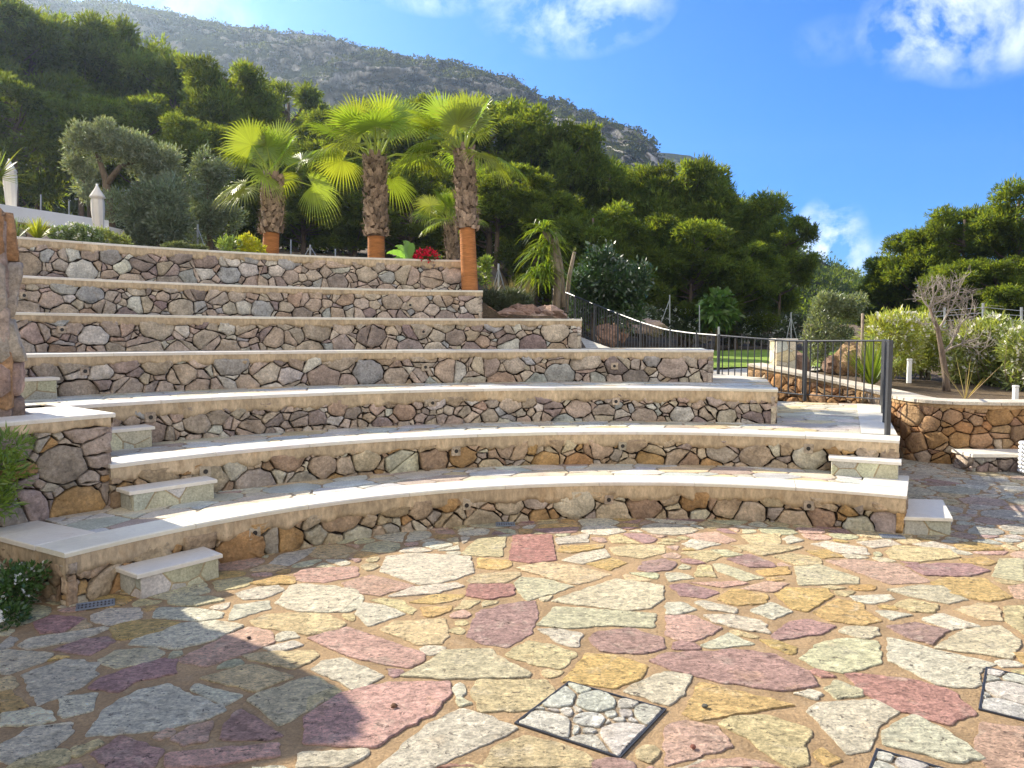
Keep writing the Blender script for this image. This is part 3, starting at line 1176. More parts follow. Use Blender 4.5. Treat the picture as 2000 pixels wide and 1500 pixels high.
def plaza():
    rng = np.random.default_rng(5)
    polys = []
    for src, ox in ((TRACE_A, 0), (TRACE_B, 600), (TRACE_C, 1300)):
        for item in src.replace('\n', '|').split('|'):
            w = item.split()
            pts = []
            for q in w[1:]:
                a, b = q.split(',')
                g = gp(ox + float(a) / 2.857, 1000 + float(b) / 2.857)
                pts.append((g.x, g.y))
            if area(pts) < 0:
                pts = pts[::-1]
            polys.append((w[0], pts))
    # inspection covers: square, three corners traced
    def cov(a, b, c):
        A_, B_, C_ = (gp(600 + 0 + p[0], p[1]) if False else gp(*p) for p in (a, b, c))
        D_ = A_ + (C_ - B_)
        return [(q.x, q.y) for q in (A_, B_, C_, D_)]
    k = 1 / 2.857
    c1 = cov((600 + 1155 * k, 1000 + 1183 * k), (600 + 1745 * k, 1000 + 1380 * k), (600 + 2005 * k, 1000 + 1105 * k))
    e = gp(1300 + 1745 * k, 1000 + 1105 * k)
    g = gp(1300 + 1785 * k, 1000 + 870 * k)
    side = Vector((g.y - e.y, -(g.x - e.x), 0))
    c2 = [(e.x, e.y), (e.x + side.x, e.y + side.y), (g.x + side.x, g.y + side.y), (g.x, g.y)]
    t = gp(1300 + 1175 * k, 1000 + 1325 * k)
    b = gp(1300 + 1135 * k, 1000 + 1429 * k)
    u = Vector((b.x - t.x, b.y - t.y, 0)).normalized() * .5
    v = Vector((-u.y, u.x, 0))
    c3 = [(t.x, t.y), (t.x + u.x, t.y + u.y), (t.x + u.x + v.x, t.y + u.y + v.y), (t.x + v.x, t.y + v.y)]
    COVERS.extend([c1, c2, c3])
    fp, fr = [], []
    excl = [p for _, p in polys] + COVERS
    for p in excl:
        a = np.asarray(p)
        x0, y0 = a.min(0)
        x1, y1 = a.max(0)
        st = .055
        for x in np.arange(x0, x1 + st, st):
            for y in np.arange(y0, y1 + st, st):
                if inpoly(p, x, y) and seg_dist(p, x, y) > .012:
                    fp.append((x, y))
                    fr.append(.03)
    boxes = [(np.min(p, 0), np.max(p, 0), p) for p in excl]
    def allow(x, y):
        r = math.hypot(x - CX, y - CY)
        if r > 4.8 and y > 2.2 and -3.0 < x < 3.3 + (y - 6) * .45 and y < 9.3:
            return False
        if y > 9.45 and (x < 4.5 or x > 5.5):
            return False
        for lo, hi, p in boxes:
            if lo[0] - .07 < x < hi[0] + .07 and lo[1] - .07 < y < hi[1] + .07:
                if inpoly(p, x, y) or seg_dist(p, x, y) < .042:
                    return False
        return True
    A = darts(-5.5, 9.0, -2.5, 10.6, [(.2, 1500), (.15, 3000), (.10, 5000), (.06, 9000), (.035, 9000)], rng, allow, (fp, fr), asp=1.15)
    mb = MB()
    fm = lambda s, t, d: (s, t, d)
    pal = [(FC[q], w) for q, w in zip('WGYOPMRK', (4, 2.5, 3, 2.2, 1.2, 1.6, .5, .8))]
    pal2 = [((.56, .52, .42), 4), ((.52, .49, .42), 3), ((.57, .48, .31), 2), ((.48, .36, .3), 1)]
    for i, poly in split_some(cells(A, (-5.6, 9.1, -2.6, 10.7), .022, skip=len(fp), asp=1.15), rng, .3, .03, .02):
        c = np.mean(poly, 0)
        far = c[0] > 3.4 and c[1] > 5.8
        if area(poly) < .003:
            continue
        put_stone(mb, roughen(poly, .03, .006, .03, rng), fm, rng.uniform(.003, .0065), .012, pick(pal2 if far else pal, rng), rng, flat=True)
    for cde, p in polys:
        p = np.asarray(p)
        cc = p.mean(0)
        dl = np.linalg.norm(p - cc, axis=1, keepdims=True)
        p = cc + (p - cc) * (1 + .011 / np.maximum(dl, .05))
        p2 = roughen(p, .025, .006, .012, rng)
        put_stone(mb, p2, fm, rng.uniform(.0035, .0075), .012, pick([(FC[cde], 1)], rng, .08), rng, flat=True)
    o = mb.build('plaza_paving', M_FLAG)
    struct(o)
    mb = MB()
    xs, ys = np.linspace(-6, 9.3, 52), np.linspace(-3, 10.9, 43)
    V = [(x, y, -.0015) for y in ys for x in xs]
    n = len(xs)
    mb.add(V, [(j * n + i, j * n + i + 1, (j + 1) * n + i + 1, (j + 1) * n + i) for j in range(len(ys) - 1) for i in range(n - 1)], (.42, .285, .155))
    o = mb.build('plaza_mortar_bed', stone_material('sandy_mortar', 4.0, 70.0, .70, 1.22, 1.0, .03, .95, .55, (1, 1, 1), (.52, .39, .25, .5)))
    struct(o)


plaza()


def inspection_cover(c, label, seed):
    rng = np.random.default_rng(seed)
    P = [np.array(p) for p in c]
    cen = sum(P) / 4
    root = thing('inspection_cover', label, 'manhole cover', (cen[0], cen[1], 0), 'paved inspection covers in the floor')
    mb = MB()
    for w0, w1, z, col in ((1.0, .982, .0075, (.05, .045, .045)), (.974, .96, .007, (.05, .045, .045))):
        for i in range(4):
            a, b = P[i] - cen, P[(i + 1) % 4] - cen
            V = [(*(cen + a * w0), z), (*(cen + b * w0), z), (*(cen + b * w1), z), (*(cen + a * w1), z)]
            V += [(v[0], v[1], -.01) for v in V]
            mb.add(V, [(0, 1, 2, 3), (4, 5, 1, 0), (3, 2, 6, 7)], col)
    mb.build('frame', M_IRON, root)
    mb = MB()
    q = [cen + (p - cen) * .958 for p in P]
    ux, uy = q[1] - q[0], q[3] - q[0]
    Lx, Ly = np.linalg.norm(ux), np.linalg.norm(uy)
    f = lambda s, t, d: (*(q[0] + ux * s / Lx + uy * t / Ly), .004 + d)
    if np.cross(ux, uy) < 0:
        q[1], q[3] = q[3], q[1]
        ux, uy = q[1] - q[0], q[3] - q[0]
        Lx, Ly = np.linalg.norm(ux), np.linalg.norm(uy)
    A = darts(0, Lx, 0, Ly, [(.12, 40), (.075, 80), (.045, 120), (.025, 150)], rng)
    for i, poly in cells(A, (0, Lx, 0, Ly), .010):
        put_stone(mb, roughen(poly, .03, .003, .012, rng), f, .006, .008, pick([((.64, .61, .52), 1)], rng, .08), rng, flat=True)
    mb.add([f(0, 0, -.003), f(Lx, 0, -.003), f(Lx, Ly, -.003), f(0, Ly, -.003)], [(0, 1, 2, 3)], (.46, .35, .23))
    mb.build('stone_inlay', M_FLAG, root)


inspection_cover(COVERS[0], 'square paved inspection cover with thin steel frame, fully in view in the foreground', 301)
inspection_cover(COVERS[1], 'paved inspection cover cut off by the right edge of the picture', 302)
inspection_cover(COVERS[2], 'paved inspection cover cut off by the bottom edge of the picture', 303)


def drain(px, py, w, d, rz, label):
    g = gp(px, py)
    root = thing('drain_grate', label, 'drain', (g.x, g.y, 0), 'small steel drain grates at the foot of the tier')
    mb = MB()
    co, si = math.cos(rz), math.sin(rz)
    def put(lx, ly, sx, sy, z, h):
        V, Fc = boxvf((g.x + lx * co - ly * si, g.y + lx * si + ly * co, z), (sx, sy, h), rz)
        mb.add(V, Fc)
    for s in (-1, 1):
        put(0, s * (d / 2 - .006), w, .012, .011, .008)
        put(s * (w / 2 - .006), 0, .012, d - .024, .011, .008)
    mb.build('frame', M_GRATE, root)
    mb = MB()
    n = int(w / .022)
    for i in range(n):
        put(-w / 2 + .012 + (w - .024) * (i + .5) / n, 0, .011, d - .024, .010, .006)
    put(0, 0, w - .02, .008, .012, .004)
    mb.build('bars', M_GRATE, root)
    V, Fc = boxvf((g.x, g.y, .0065), (w - .02, d - .02, .003), rz)
    mb = MB()
    mb.add(V, Fc)
    mb.build('pit', M_BLACK, root)


drain(187, 1184, .21, .12, R_(28), 'steel drain grate beside the left step block and white flowered bush')
drain(987, 1026, .17, .12, R_(3), 'steel drain grate in the shade at the middle of the lowest tier')
drain(1742, 1050, .18, .10, R_(-12), 'steel drain grate near the right hand step block')

# ------------------------------------------------------------------ stone pier on the left, retaining wall on the right
def pier():
    rng = np.random.default_rng(41)
    e = np.array((-3.735, 5.50))
    d = np.array((-.88, -.476))
    n = np.array((d[1], -d[0]))          # towards the camera side
    n = n if n[1] < 0 else -n
    th = .45
    root = thing('stone_pier_wall', 'tall rough stone wall end at the left edge of the picture, orange block on top', 'wall', (e[0], e[1], 1.069))
    mb = MB()
    z0, z1 = .9, 2.58
    rad = [(.24, 200), (.17, 150), (.08, 200)]
    # front face: runs from far end to the visible end (left to right)
    L = 3.4
    far = e + d * L
    f = planemap((far[0], far[1]), (-d[0], -d[1]), z0, (n[0], n[1]))
    pal = PAL_PIER
    A = darts(0, L, 0, z1 - z0, rad, rng)
    for i, poly in cells(A, (0, L, 0, z1 - z0), .014):
        put_stone(mb, roughen(poly, .06, .005, .04, rng), f, .04, .06, pick(pal, rng), rng)
    f2 = planemap((e[0], e[1]), (-n[0], -n[1]), z0, (-d[0], -d[1]))
    zz = 0
    for i, hgt in enumerate((.30, .26, .34, .42, .36)):
        col = [(.33, .24, .19), (.46, .32, .26), (.50, .43, .34), (.49, .42, .35), (.50, .28, .14)][i]
        put_stone(mb, roughen([(.0, zz + .008), (th, zz + .008), (th, zz + hgt), (0, zz + hgt)], .05, .006, .05, rng), f2, .04, .06, np.array(col), rng)
        put_stone(mb, roughen([(L - .38, zz + .008), (L - .01, zz + .008), (L - .01, zz + hgt), (L - .38, zz + hgt)], .05, .006, .05, rng), f, .055, .06, np.array(col), rng)
        zz += hgt
    # core
    c0, c1 = e - d * -.03, e + d * L
    quad = [c1, c0, c0 - n * (th - .03), c1 - n * (th - .03)]
    quad = [(q - n * .03 if i < 2 else q) for i, q in enumerate(quad)]
    if area(quad) < 0:
        quad = quad[::-1]
    V, Fc = prism([tuple(q) for q in quad], 0, z1 - .02)
    mb.add(V, Fc, (.30, .22, .16))
    mb.build('stonework', M_WALL, root, True)
    mb = MB()
    for i in range(5):
        a, b = e + d * (L * i / 5 + .02), e + d * (L * (i + 1) / 5)
        q = [a + n * .04, b + n * .04, b - n * (th), a - n * (th)]
        if area(q) < 0:
            q = q[::-1]
        V, Fc = prism([tuple(x) for x in q], z1 - .03, z1 + .02, .01)
        mb.add(V, Fc, (.47, .30, .18))
    mb.build('top_stones', M_WALL, root)


pier()

GW = [(4.15, 12.9, 1.16), (4.7, 12.0, 1.03), (5.25, 11.35, .89), (5.42, 10.75, .82), (5.36, 10.0, .80), (5.62, 9.58, .79), (6.5, 9.42, .785), (9.2, 9.4, .78)]


def polymap(pts, z0):
    P = [np.array(p[:2]) for p in pts]
    seg = [np.linalg.norm(P[i + 1] - P[i]) for i in range(len(P) - 1)]
    cum = np.concatenate([[0], np.cumsum(seg)])
    tops = np.array([p[2] for p in pts])
    def at_s(s):
        i = int(np.clip(np.searchsorted(cum, s) - 1, 0, len(seg) - 1))
        k = (s - cum[i]) / seg[i]
        p = P[i] + (P[i + 1] - P[i]) * k
        def tan(j):
            a, b = P[max(j - 1, 0)], P[min(j + 1, len(P) - 1)]
            v = b - a
            return v / np.linalg.norm(v)
        t = tan(i) * (1 - k) + tan(i + 1) * k
        t = t / np.linalg.norm(t)
        return p, t, tops[i] + (tops[i + 1] - tops[i]) * k
    def f(s, t, d):
        p, tg, top = at_s(s)
        n = np.array((tg[1], -tg[0]))
        q = p + n * d
        return (q[0], q[1], z0 + t * (top - z0))
    return f, cum[-1], at_s


def garden_wall():
    rng = np.random.default_rng(77)
    # smooth the line
    pts = []
    for i in range(len(GW) - 1):
        for k in range(6):
            pts.append(None)
    from mathutils.geometry import interpolate_bezier
    P = [Vector(p) for p in GW]
    out = []
    for i in range(len(P) - 1):
        a, b = P[i], P[i + 1]
        ta = (P[i + 1] - P[max(i - 1, 0)]) / 6
        tb = (P[min(i + 2, len(P) - 1)] - P[i]) / 6
        out += [tuple(v) for v in interpolate_bezier(a, a + ta, b - tb, b, 7)[:-1]]
    out.append(tuple(P[-1]))
    f, L, at_s = polymap(out, -.02)
    root = thing('retaining_wall', 'orange rubble retaining wall with pale curving coping below the flower bed', 'wall', (6.0, 9.5, 0))
    mb = MB()
    fs = lambda s, t, d: f(s, t / .80, d)
    A = darts(0, L, 0, .78, [(.14, 120), (.10, 500), (.06, 1000), (.032, 900)], rng, asp=1.2, tight=.8)
    for i, poly in split_some(cells(A, (0, L, 0, .775), .008, asp=1.2), rng, .42, .011, .008):
        put_stone(mb, roughen(poly, .035, .004, math.sqrt(area(poly)) * rng.uniform(.02, .1), rng), fs, .02, .05, pick(PAL_ORANGE, rng), rng)
    n = 90
    V = [fs(L * i / n, t, -.035) for i in range(n + 1) for t in (0, .8)]
    mb.add(V, [(2 * i, 2 * i + 2, 2 * i + 3, 2 * i + 1) for i in range(n)], (.05, .03, .018))
    mb.build('stonework', M_WALL, root, True)
    mb = MB()
    band(mb, L, .80, fs, rng, .05, col=(.46, .30, .15))
    mb.build('mortar_band', M_PLASTER, root, True)
    mb = MB()
    s = 0
    while s < L - .05:
        w = rng.uniform(.35, .6)
        e = min(L, s + w)
        V = []
        k = 5
        for i in range(k + 1):
            u = s + .004 + (e - s - .008) * i / k
            p, tg, top = at_s(u)
            nn = np.array((tg[1], -tg[0]))
            for off, dz in ((.05, 0), (.05, .04), (-.34, .05), (-.34, 0)):
                q = p + nn * off
                V.append((q[0], q[1], top + dz))
        Fc = []
        for i in range(k):
            for q in range(4):
                q2 = (q + 1) % 4
                Fc.append((i * 4 + q, (i + 1) * 4 + q, (i + 1) * 4 + q2, i * 4 + q2))
        Fc += [(0, 1, 2, 3), tuple(k * 4 + q for q in (3, 2, 1, 0))]
        mb.add(V, Fc, np.array((.60, .53, .42)) * rng.uniform(.9, 1.08))
        s = e
    mb.build('coping', M_TREAD, root)


garden_wall()


def ledge():
    rng = np.random.default_rng(78)
    root = thing('stone_ledge', 'low stone bench against the orange retaining wall with a pale slab top', 'bench', (6.3, 9.1, 0))
    mb = MB()
    stone_wall(mb, 1.9, .19, planemap((5.66, 8.97), (1, 0), 0, (0, -1)), [((.34, .27, .23), 2), ((.36, .33, .3), 2)], rng)
    stone_wall(mb, .36, .19, planemap((5.66, 9.33), (0, -1), 0, (-1, 0)), PAL_UP, rng)
    mb.build('stonework', M_WALL, root, True)
    mb = MB()
    poly_slab(mb, [(5.63, 8.93), (7.6, 8.93), (7.6, 9.36), (5.63, 9.36)], .23, rng, .04)
    mb.build('top_slab', M_SLAB, root)


ledge()


def hose():
    c = at(2026, 890, 8.75)
    root = thing('coiled_hose', 'white ribbed coil at the right edge in front of the stone bench', 'hose', (c.x, 8.75, 0))
    mb = MB()
    pts = []
    for i in range(161):
        a = 2 * math.pi * i / 20
        pts.append((c.x + .17 * math.cos(a), 8.75 + .17 * math.sin(a), .03 + .38 * i / 160))
    V, Fc = tube(pts, .024, 8)
    mb.add(V, Fc)
    mb.build('coil', M_HOSE, root, True)


hose()


# ------------------------------------------------------------------ terrain
def sstep(a, b, x):
    t = min(1, max(0, (x - a) / (b - a)))
    return t * t * (3 - 2 * t)


def floor_z(x, y):
    r = math.hypot(x - CX, y - CY)
    a = math.degrees(math.atan2(y - CY, x - CX)) % 360
    if y < CY or a > 175:
        return None
    z = 0.0
    for k in range(1, 8):
        if r > TR[k] and a > (62 if k < 3 else THR[k]):
            z = TH[k]
    return z


def ground_h(x, y):
    left = 2.95 + .09 * max(0, y - 13) + .035 * max(0, y - 30) + .06 * max(0, -x - 6)
    mid = 2.05 + .02 * max(0, y - 13)
    right = .74 + .05 * min(6, max(0, y - 9.5)) + .012 * max(0, y - 20) + .03 * max(0, y - 34)
    a = sstep(-1.3, -.2, x - .04 * (y - 12))
    b = sstep(-.45, .5, x - .0946 * y)
    z = left * (1 - a) + mid * a
    z = z * (1 - b) + right * b
    z += .10 * mnoise.fractal(Vector((x * .35, y * .35, 3.1)), 1.0, 2.0, 4) * sstep(9, 14, y)
    return z


def gz(x, y):
    rr = math.hypot(x - CX, y - CY)
    q = max(0.0, 1 - .62 / max(rr, .1))
    fz = floor_z(CX + (x - CX) * q, CY + (y - CY) * q)
    r = rr
    a = math.degrees(math.atan2(y - CY, x - CX)) % 360
    g = ground_h(x, y)
    # plaza and right hand floor
    if y < 9.45:
        if x > 3.2 or y < 4 or fz is None:
            if x > -5.6:
                return -.08
    if fz is not None:
        rout = 11.9 if a > 99 else (10.6 if a > 90 else (10.0 if a > 78.6 else (9.6 if a > 62 else 9.0)))
        if r < rout and a > 60:
            return min(fz - .25, g)
    if x > -5.6 and y < 9.45:
        return -.08
    if 4.2 < x < 9.3 and y < 13.2:       # flower bed behind the retaining wall
        wy = np.interp(x, [4.2, 4.7, 5.25, 5.55, 5.62, 6.5, 9.3], [12.9, 12.2, 11.6, 11.3, 9.95, 9.72, 9.7])
        if y < wy:
            return -.08
    return g


def terrain():
    xs = np.concatenate([np.linspace(-900, -60, 22), np.linspace(-55, -15, 28), np.arange(-14, 14, .3), np.linspace(14.5, 60, 40), np.linspace(70, 900, 22)])
    ys = np.concatenate([np.linspace(-300, -20, 12), np.linspace(-15, 4, 12), np.arange(4.4, 22, .3), np.linspace(22.5, 70, 50), np.linspace(75, 1200, 30)])
    V = []
    for y in ys:
        for x in xs:
            z = gz(x, y)
            V.append((x, y, min(z, 14)))
    n = len(xs)
    i, j = np.meshgrid(np.arange(n - 1), np.arange(len(ys) - 1))
    a = (j * n + i).ravel()
    mb = MB()
    mb.add(V, np.stack([a, a + 1, a + n + 1, a + n], 1))
    struct(mb.build('ground', M_SOIL, None, True))


terrain()


def patch(name, pts, mat, col, lift=.02, kind='structure', sub=26):
    """a ground sheet that follows the terrain: pts = quad corners"""
    P = [Vector((p[0], p[1], 0)) for p in pts]
    V = []
    for j in range(sub + 1):
        for i in range(sub + 1):
            u, v = i / sub, j / sub
            q = (P[0] * (1 - u) + P[1] * u) * (1 - v) + (P[3] * (1 - u) + P[2] * u) * v
            w = .06 * mnoise.noise(q * 2.0)
            V.append((q.x + w, q.y + w, gz(q.x, q.y) + lift))
    n = sub + 1
    mb = MB()
    mb.add(V, [(j * n + i, j * n + i + 1, (j + 1) * n + i + 1, (j + 1) * n + i) for j in range(sub) for i in range(sub)], col)
    return struct(mb.build(name, mat, None, True), kind)


patch('lawn', [(3.9, 15.2), (6.6, 15.0), (13, 27), (5.2, 29)], M_LAWN, (.2, .3, .03), .05)
patch('garden_path', [(3.2, 12.2), (4.6, 12.6), (6.4, 14.8), (3.9, 15.0)], M_TREAD, (.52, .47, .38), .035)
patch('far_path', [(2.9, 16.5), (3.8, 15.4), (5.1, 29.2), (2.8, 31)], M_TREAD, (.50, .46, .40), .04)


def ramp():
    """pale stair ramp climbing along the inner side of the sloping railing"""
    a = [(4.0, 11.6, 1.02), (3.2, 12.6, 1.05), (2.6, 14.0, 1.22), (1.9, 15.6, 1.5), (1.2, 17.2, 1.82), (.8, 18.4, 1.98)]
    V, Fc = [], []
    for i, p in enumerate(a):
        q = a[min(i + 1, len(a) - 1)]
        o = a[max(i - 1, 0)]
        d = Vector((q[0] - o[0], q[1] - o[1], 0)).normalized()
        n = Vector((d.y, -d.x, 0))
        for s in (.0, -1.0):
            V.append((p[0] + n.x * s, p[1] + n.y * s, p[2]))
    mb = MB()
    m = len(a)
    Vb = V + [(x, y, z - 1.3) for x, y, z in V]
    for i in range(m - 1):
        Fc.append((2 * i, 2 * i + 2, 2 * i + 3, 2 * i + 1))
        Fc.append((2 * i + 2 * m, 2 * i, 2 * i + 1, 2 * i + 1 + 2 * m)) if i == 0 else None
        Fc.append((2 * i, 2 * i + 2 * m, 2 * i + 2 + 2 * m, 2 * i + 2))
    Fc = [f for f in Fc if f]
    mb.add(Vb, Fc, (.58, .54, .45))
    struct(mb.build('ramp', M_TREAD))


ramp()

# ------------------------------------------------------------------ railing
def railing(path, label, floor_h, posts, top=.93):
    P = [Vector(p) for p in path]
    seg = [(P[i + 1] - P[i]).length for i in range(len(P) - 1)]
    L = sum(seg)
    def at_s(s):
        for i, q in enumerate(seg):
            if s <= q or i == len(seg) - 1:
                return P[i].lerp(P[i + 1], s / q)
            s -= q
    root = thing('metal_railing', label, 'railing', P[0])
    for nm, h, r in (('top_rail', top, .016), ('bottom_rail', .09, .011)):
        mb = MB()
        n = max(8, int(L / .25))
        pts = [at_s(L * i / n) + Vector((0, 0, h)) for i in range(n + 1)]
        V, Fc = tube(pts, r, 6)
        mb.add(V, Fc)
        mb.build(nm, M_IRON, root)
    pm = None
    for s in posts:
        p = at_s(min(s * L, L))
        if pm is None:
            mb = MB()
            V, Fc = boxvf((P[0].x, P[0].y, P[0].z + top / 2 + .005), (.042, .042, top + .03), 0, .004)
            mb.add(V, Fc)
            pm = mb.build('post', M_IRON, root)
            base = P[0]
            pm.location = p - base
        else:
            o = pm.copy()
            COL.objects.link(o)
            o.parent = root
            o.location = p - P[0]
    n = int(L / .118)
    pk = None
    for i in range(1, n):
        p = at_s(L * i / n)
        if min(abs(s * L - L * i / n) for s in posts) < .035:
            continue
        if pk is None:
            mb = MB()
            V, Fc = boxvf((P[0].x, P[0].y, P[0].z + (top + .09) / 2), (.015, .015, top - .09))
            mb.add(V, Fc)
            pk = mb.build('baluster', M_IRON, root)
            pk.location = p - P[0]
        else:
            o = pk.copy()
            COL.objects.link(o)
            o.parent = root
            o.location = p - P[0]
    return root


RP = [(at(px, py, Y)) for px, py, Y in ((1400, 655, 12.8), (1350, 651, 13.4), (1300, 644, 14.1), (1250, 629, 15.0), (1200, 610, 16.0), (1150, 590, 17.0), (1105, 571, 18.0), (1080, 565, 18.6))]
z2 = .678
railing([(3.775, 7.36, z2), (5.32, 10.55, z2)], 'near straight railing along the right edge of the platform, seen nearly end on', z2, (0, .33, .66, 1))
railing([(5.32, 10.60, z2), (4.45, 11.75, z2 - .01), tuple(RP[0] - Vector((0, 0, .93)))], 'level grey railing behind the platform, in front of the lawn', z2, (.42, .985))
railing([p - Vector((0, 0, .93)) for p in RP], 'curving railing that climbs the slope beside the dark round bush', 1, (.08, .2, .37, .52, .68, .82, 1.0))

# ------------------------------------------------------------------ foliage helpers
def unit(v):
    return v / np.maximum(np.linalg.norm(v, axis=-1, keepdims=True), 1e-9)


def leaf_quads(mb, P, D, L, Wd, col, rng, droop=0.0):
    """diamond leaves at P pointing along D"""
    n = len(P)
    D = unit(D)
    r = unit(rng.normal(size=(n, 3)))
    Sd = unit(np.cross(D, r))
    L = np.broadcast_to(np.asarray(L, float).reshape(-1, 1), (n, 1)) * rng.uniform(.7, 1.25, (n, 1))
    Wd = np.broadcast_to(np.asarray(Wd, float).reshape(-1, 1), (n, 1))
    mid = P + D * L * .45
    tip = P + D * L
    tip[:, 2] -= droop * L[:, 0]
    V = np.stack([P, mid + Sd * Wd / 2, tip, mid - Sd * Wd / 2], 1).reshape(-1, 3)
    Fq = np.arange(4 * n).reshape(n, 4)
    col = np.asarray(col, float)
    if col.ndim == 1:
        col = np.repeat(col[None], n, 0)
    mb.add(V, Fq, np.repeat(col, 4, 0))


def blob_points(rng, n, c, r, shell=.55):
    d = unit(rng.normal(size=(n, 3)))
    w = rng.normal(0, 1, (3, 3)) * np.array(((3.5,), (6.0,), (10.0,)))
    ph = rng.uniform(0, 6.28, 3)
    k = 1 + .16 * np.sin(d @ w[0] + ph[0]) + .13 * np.sin(d @ w[1] + ph[1]) + .10 * np.sin(d @ w[2] + ph[2])
    rad = rng.uniform(shell, 1.0, (n, 1)) ** .6 * k[:, None] * np.where(rng.random((n, 1)) < .08, rng.uniform(1.0, 1.22, (n, 1)), 1.0)
    return np.asarray(c) + d * rad * np.asarray(r), d


def tint(rng, n, base, var=.25, warm=.1):
    k = rng.uniform(1 - var, 1 + var, (n, 1))
    w = rng.uniform(-warm, warm, (n, 1))
    c = np.asarray(base)[None] * k * np.concatenate([1 + w, np.ones((n, 1)), 1 - w], 1)
    return np.clip(c, .003, .9)


def lump(mb, c, r, rng, col, seed=0, nu=12, nv=8, amp=.25):
    V, Fc = [], []
    for j in range(nv + 1):
        t = math.pi * j / nv
        for i in range(nu):
            p = 2 * math.pi * i / nu
            d = Vector((math.sin(t) * math.cos(p), math.sin(t) * math.sin(p), math.cos(t)))
            k = 1 + amp * mnoise.fractal(d * 1.3 + Vector((seed * 3.7, seed * 1.3, 0)), 1, 2, 3)
            V.append((c[0] + d.x * r[0] * k, c[1] + d.y * r[1] * k, c[2] + d.z * r[2] * k))
    for j in range(nv):
        for i in range(nu):
            i2 = (i + 1) % nu
            Fc.append((j * nu + i, (j + 1) * nu + i, (j + 1) * nu + i2, j * nu + i2))
    mb.add(V, Fc, col)


# ------------------------------------------------------------------ pines
def pine_proto(seed, kind):
    """a pine 10 m high, crown about 6 m wide, base at the origin; returns trunk and crown objects"""
    rng = np.random.default_rng(seed)
    root = bpy.data.objects.new('pine_tree', None)
    COL.objects.link(root)
    tr = MB()
    lean = rng.uniform(-.5, .5, 2)
    pts = [(lean[0] * t * t, lean[1] * t * t, 9.0 * t) for t in np.linspace(0, 1, 9)]
    V, Fc = tube(pts, [.20 - .015 * i for i in range(9)], 7)
    tr.add(V, Fc, (.16, .12, .09))
    cr = MB()
    low = {'open': 4.4, 'full': 1.6, 'top': 5.4}[kind]
    ncl = {'open': 44, 'full': 74, 'top': 34}[kind]
    for i in range(ncl):
        h = low + (9.4 - low) * rng.random() ** .75
        u = (h - low) / (9.4 - low)
        prof = math.sqrt(max(.05, 1 - ((u - .52) / .58) ** 2))
        rad = 3.0 * prof * math.sqrt(rng.uniform(.12, 1.12))
        a = rng.uniform(0, 2 * math.pi)
        c = np.array((rad * math.cos(a) + lean[0] * (h / 9) ** 2, rad * math.sin(a) + lean[1] * (h / 9) ** 2, h))
        rr = rng.uniform(.34, .86)
        r = np.array((rr, rr * rng.uniform(.8, 1.1), rr * rng.uniform(.42, .75)))
        if rng.random() < .7:
            t0 = max(.1, (h - rng.uniform(.6, 1.8)) / 9)
            b0 = (lean[0] * t0 * t0, lean[1] * t0 * t0, 9 * t0)
            m = tuple((np.array(b0) + c) / 2 + np.array((0, 0, -.25)))
            V, Fc = tube([b0, m, tuple(c)], [.07, .045, .015], 5, False)
            tr.add(V, Fc, (.15, .115, .09))
        n = int(620 * rr * rr / .5)
        P, d = blob_points(rng, n, c, r, .2)
        P += rng.normal(0, .07, P.shape)
        P[:, 2] += (rng.random(n) ** 2) * .25 * r[2]
        D = d * .8 + rng.normal(0, .6, (n, 3)) + np.array((0, 0, .45))
        base = np.array((.070, .100, .024)) * rng.uniform(.6, 1.4)
        leaf_quads(cr, P, D, .28, .07, tint(rng, n, base, .35, .15), rng)
        # twigs sticking out of the clump give a ragged outline
        k = 46
        P2, d2 = blob_points(rng, k, c, r * 1.28, .85)
        P2 = np.repeat(P2, 7, 0) + rng.normal(0, .06, (k * 7, 3))
        leaf_quads(cr, P2, np.repeat(d2, 7, 0) + rng.normal(0, .5, (k * 7, 3)) + np.array((0, 0, .3)), .32, .06, tint(rng, k * 7, base * 1.15, .3, .15), rng)
    tr.build('trunk', M_BARK, root, True)
    cr.build('crown', M_PINE, root)
    return root


PROTO = {('open', 0): pine_proto(21, 'open'), ('open', 1): pine_proto(22, 'open'), ('full', 0): pine_proto(23, 'full'), ('full', 1): pine_proto(24, 'full'),
         ('top', 0): pine_proto(25, 'top')}
USED = set()


def pine(px, py, Y, wpx, key, label, rot, group):
    top = at(px, py, Y)
    p = PROTO[key]
    if key in USED:
        o = copy_tree(p)
    else:
        o = p
        USED.add(key)
    z = gz(top.x, Y) - .1
    h = max(2.0, top.z - z)
    o.location = (top.x, Y, z)
    s = h / 9.85
    w = wpx / F * Y / 6.2
    o.scale = (w, w, s)
    o.rotation_euler = (0, 0, rot)
    tag(o, label, 'tree', group)


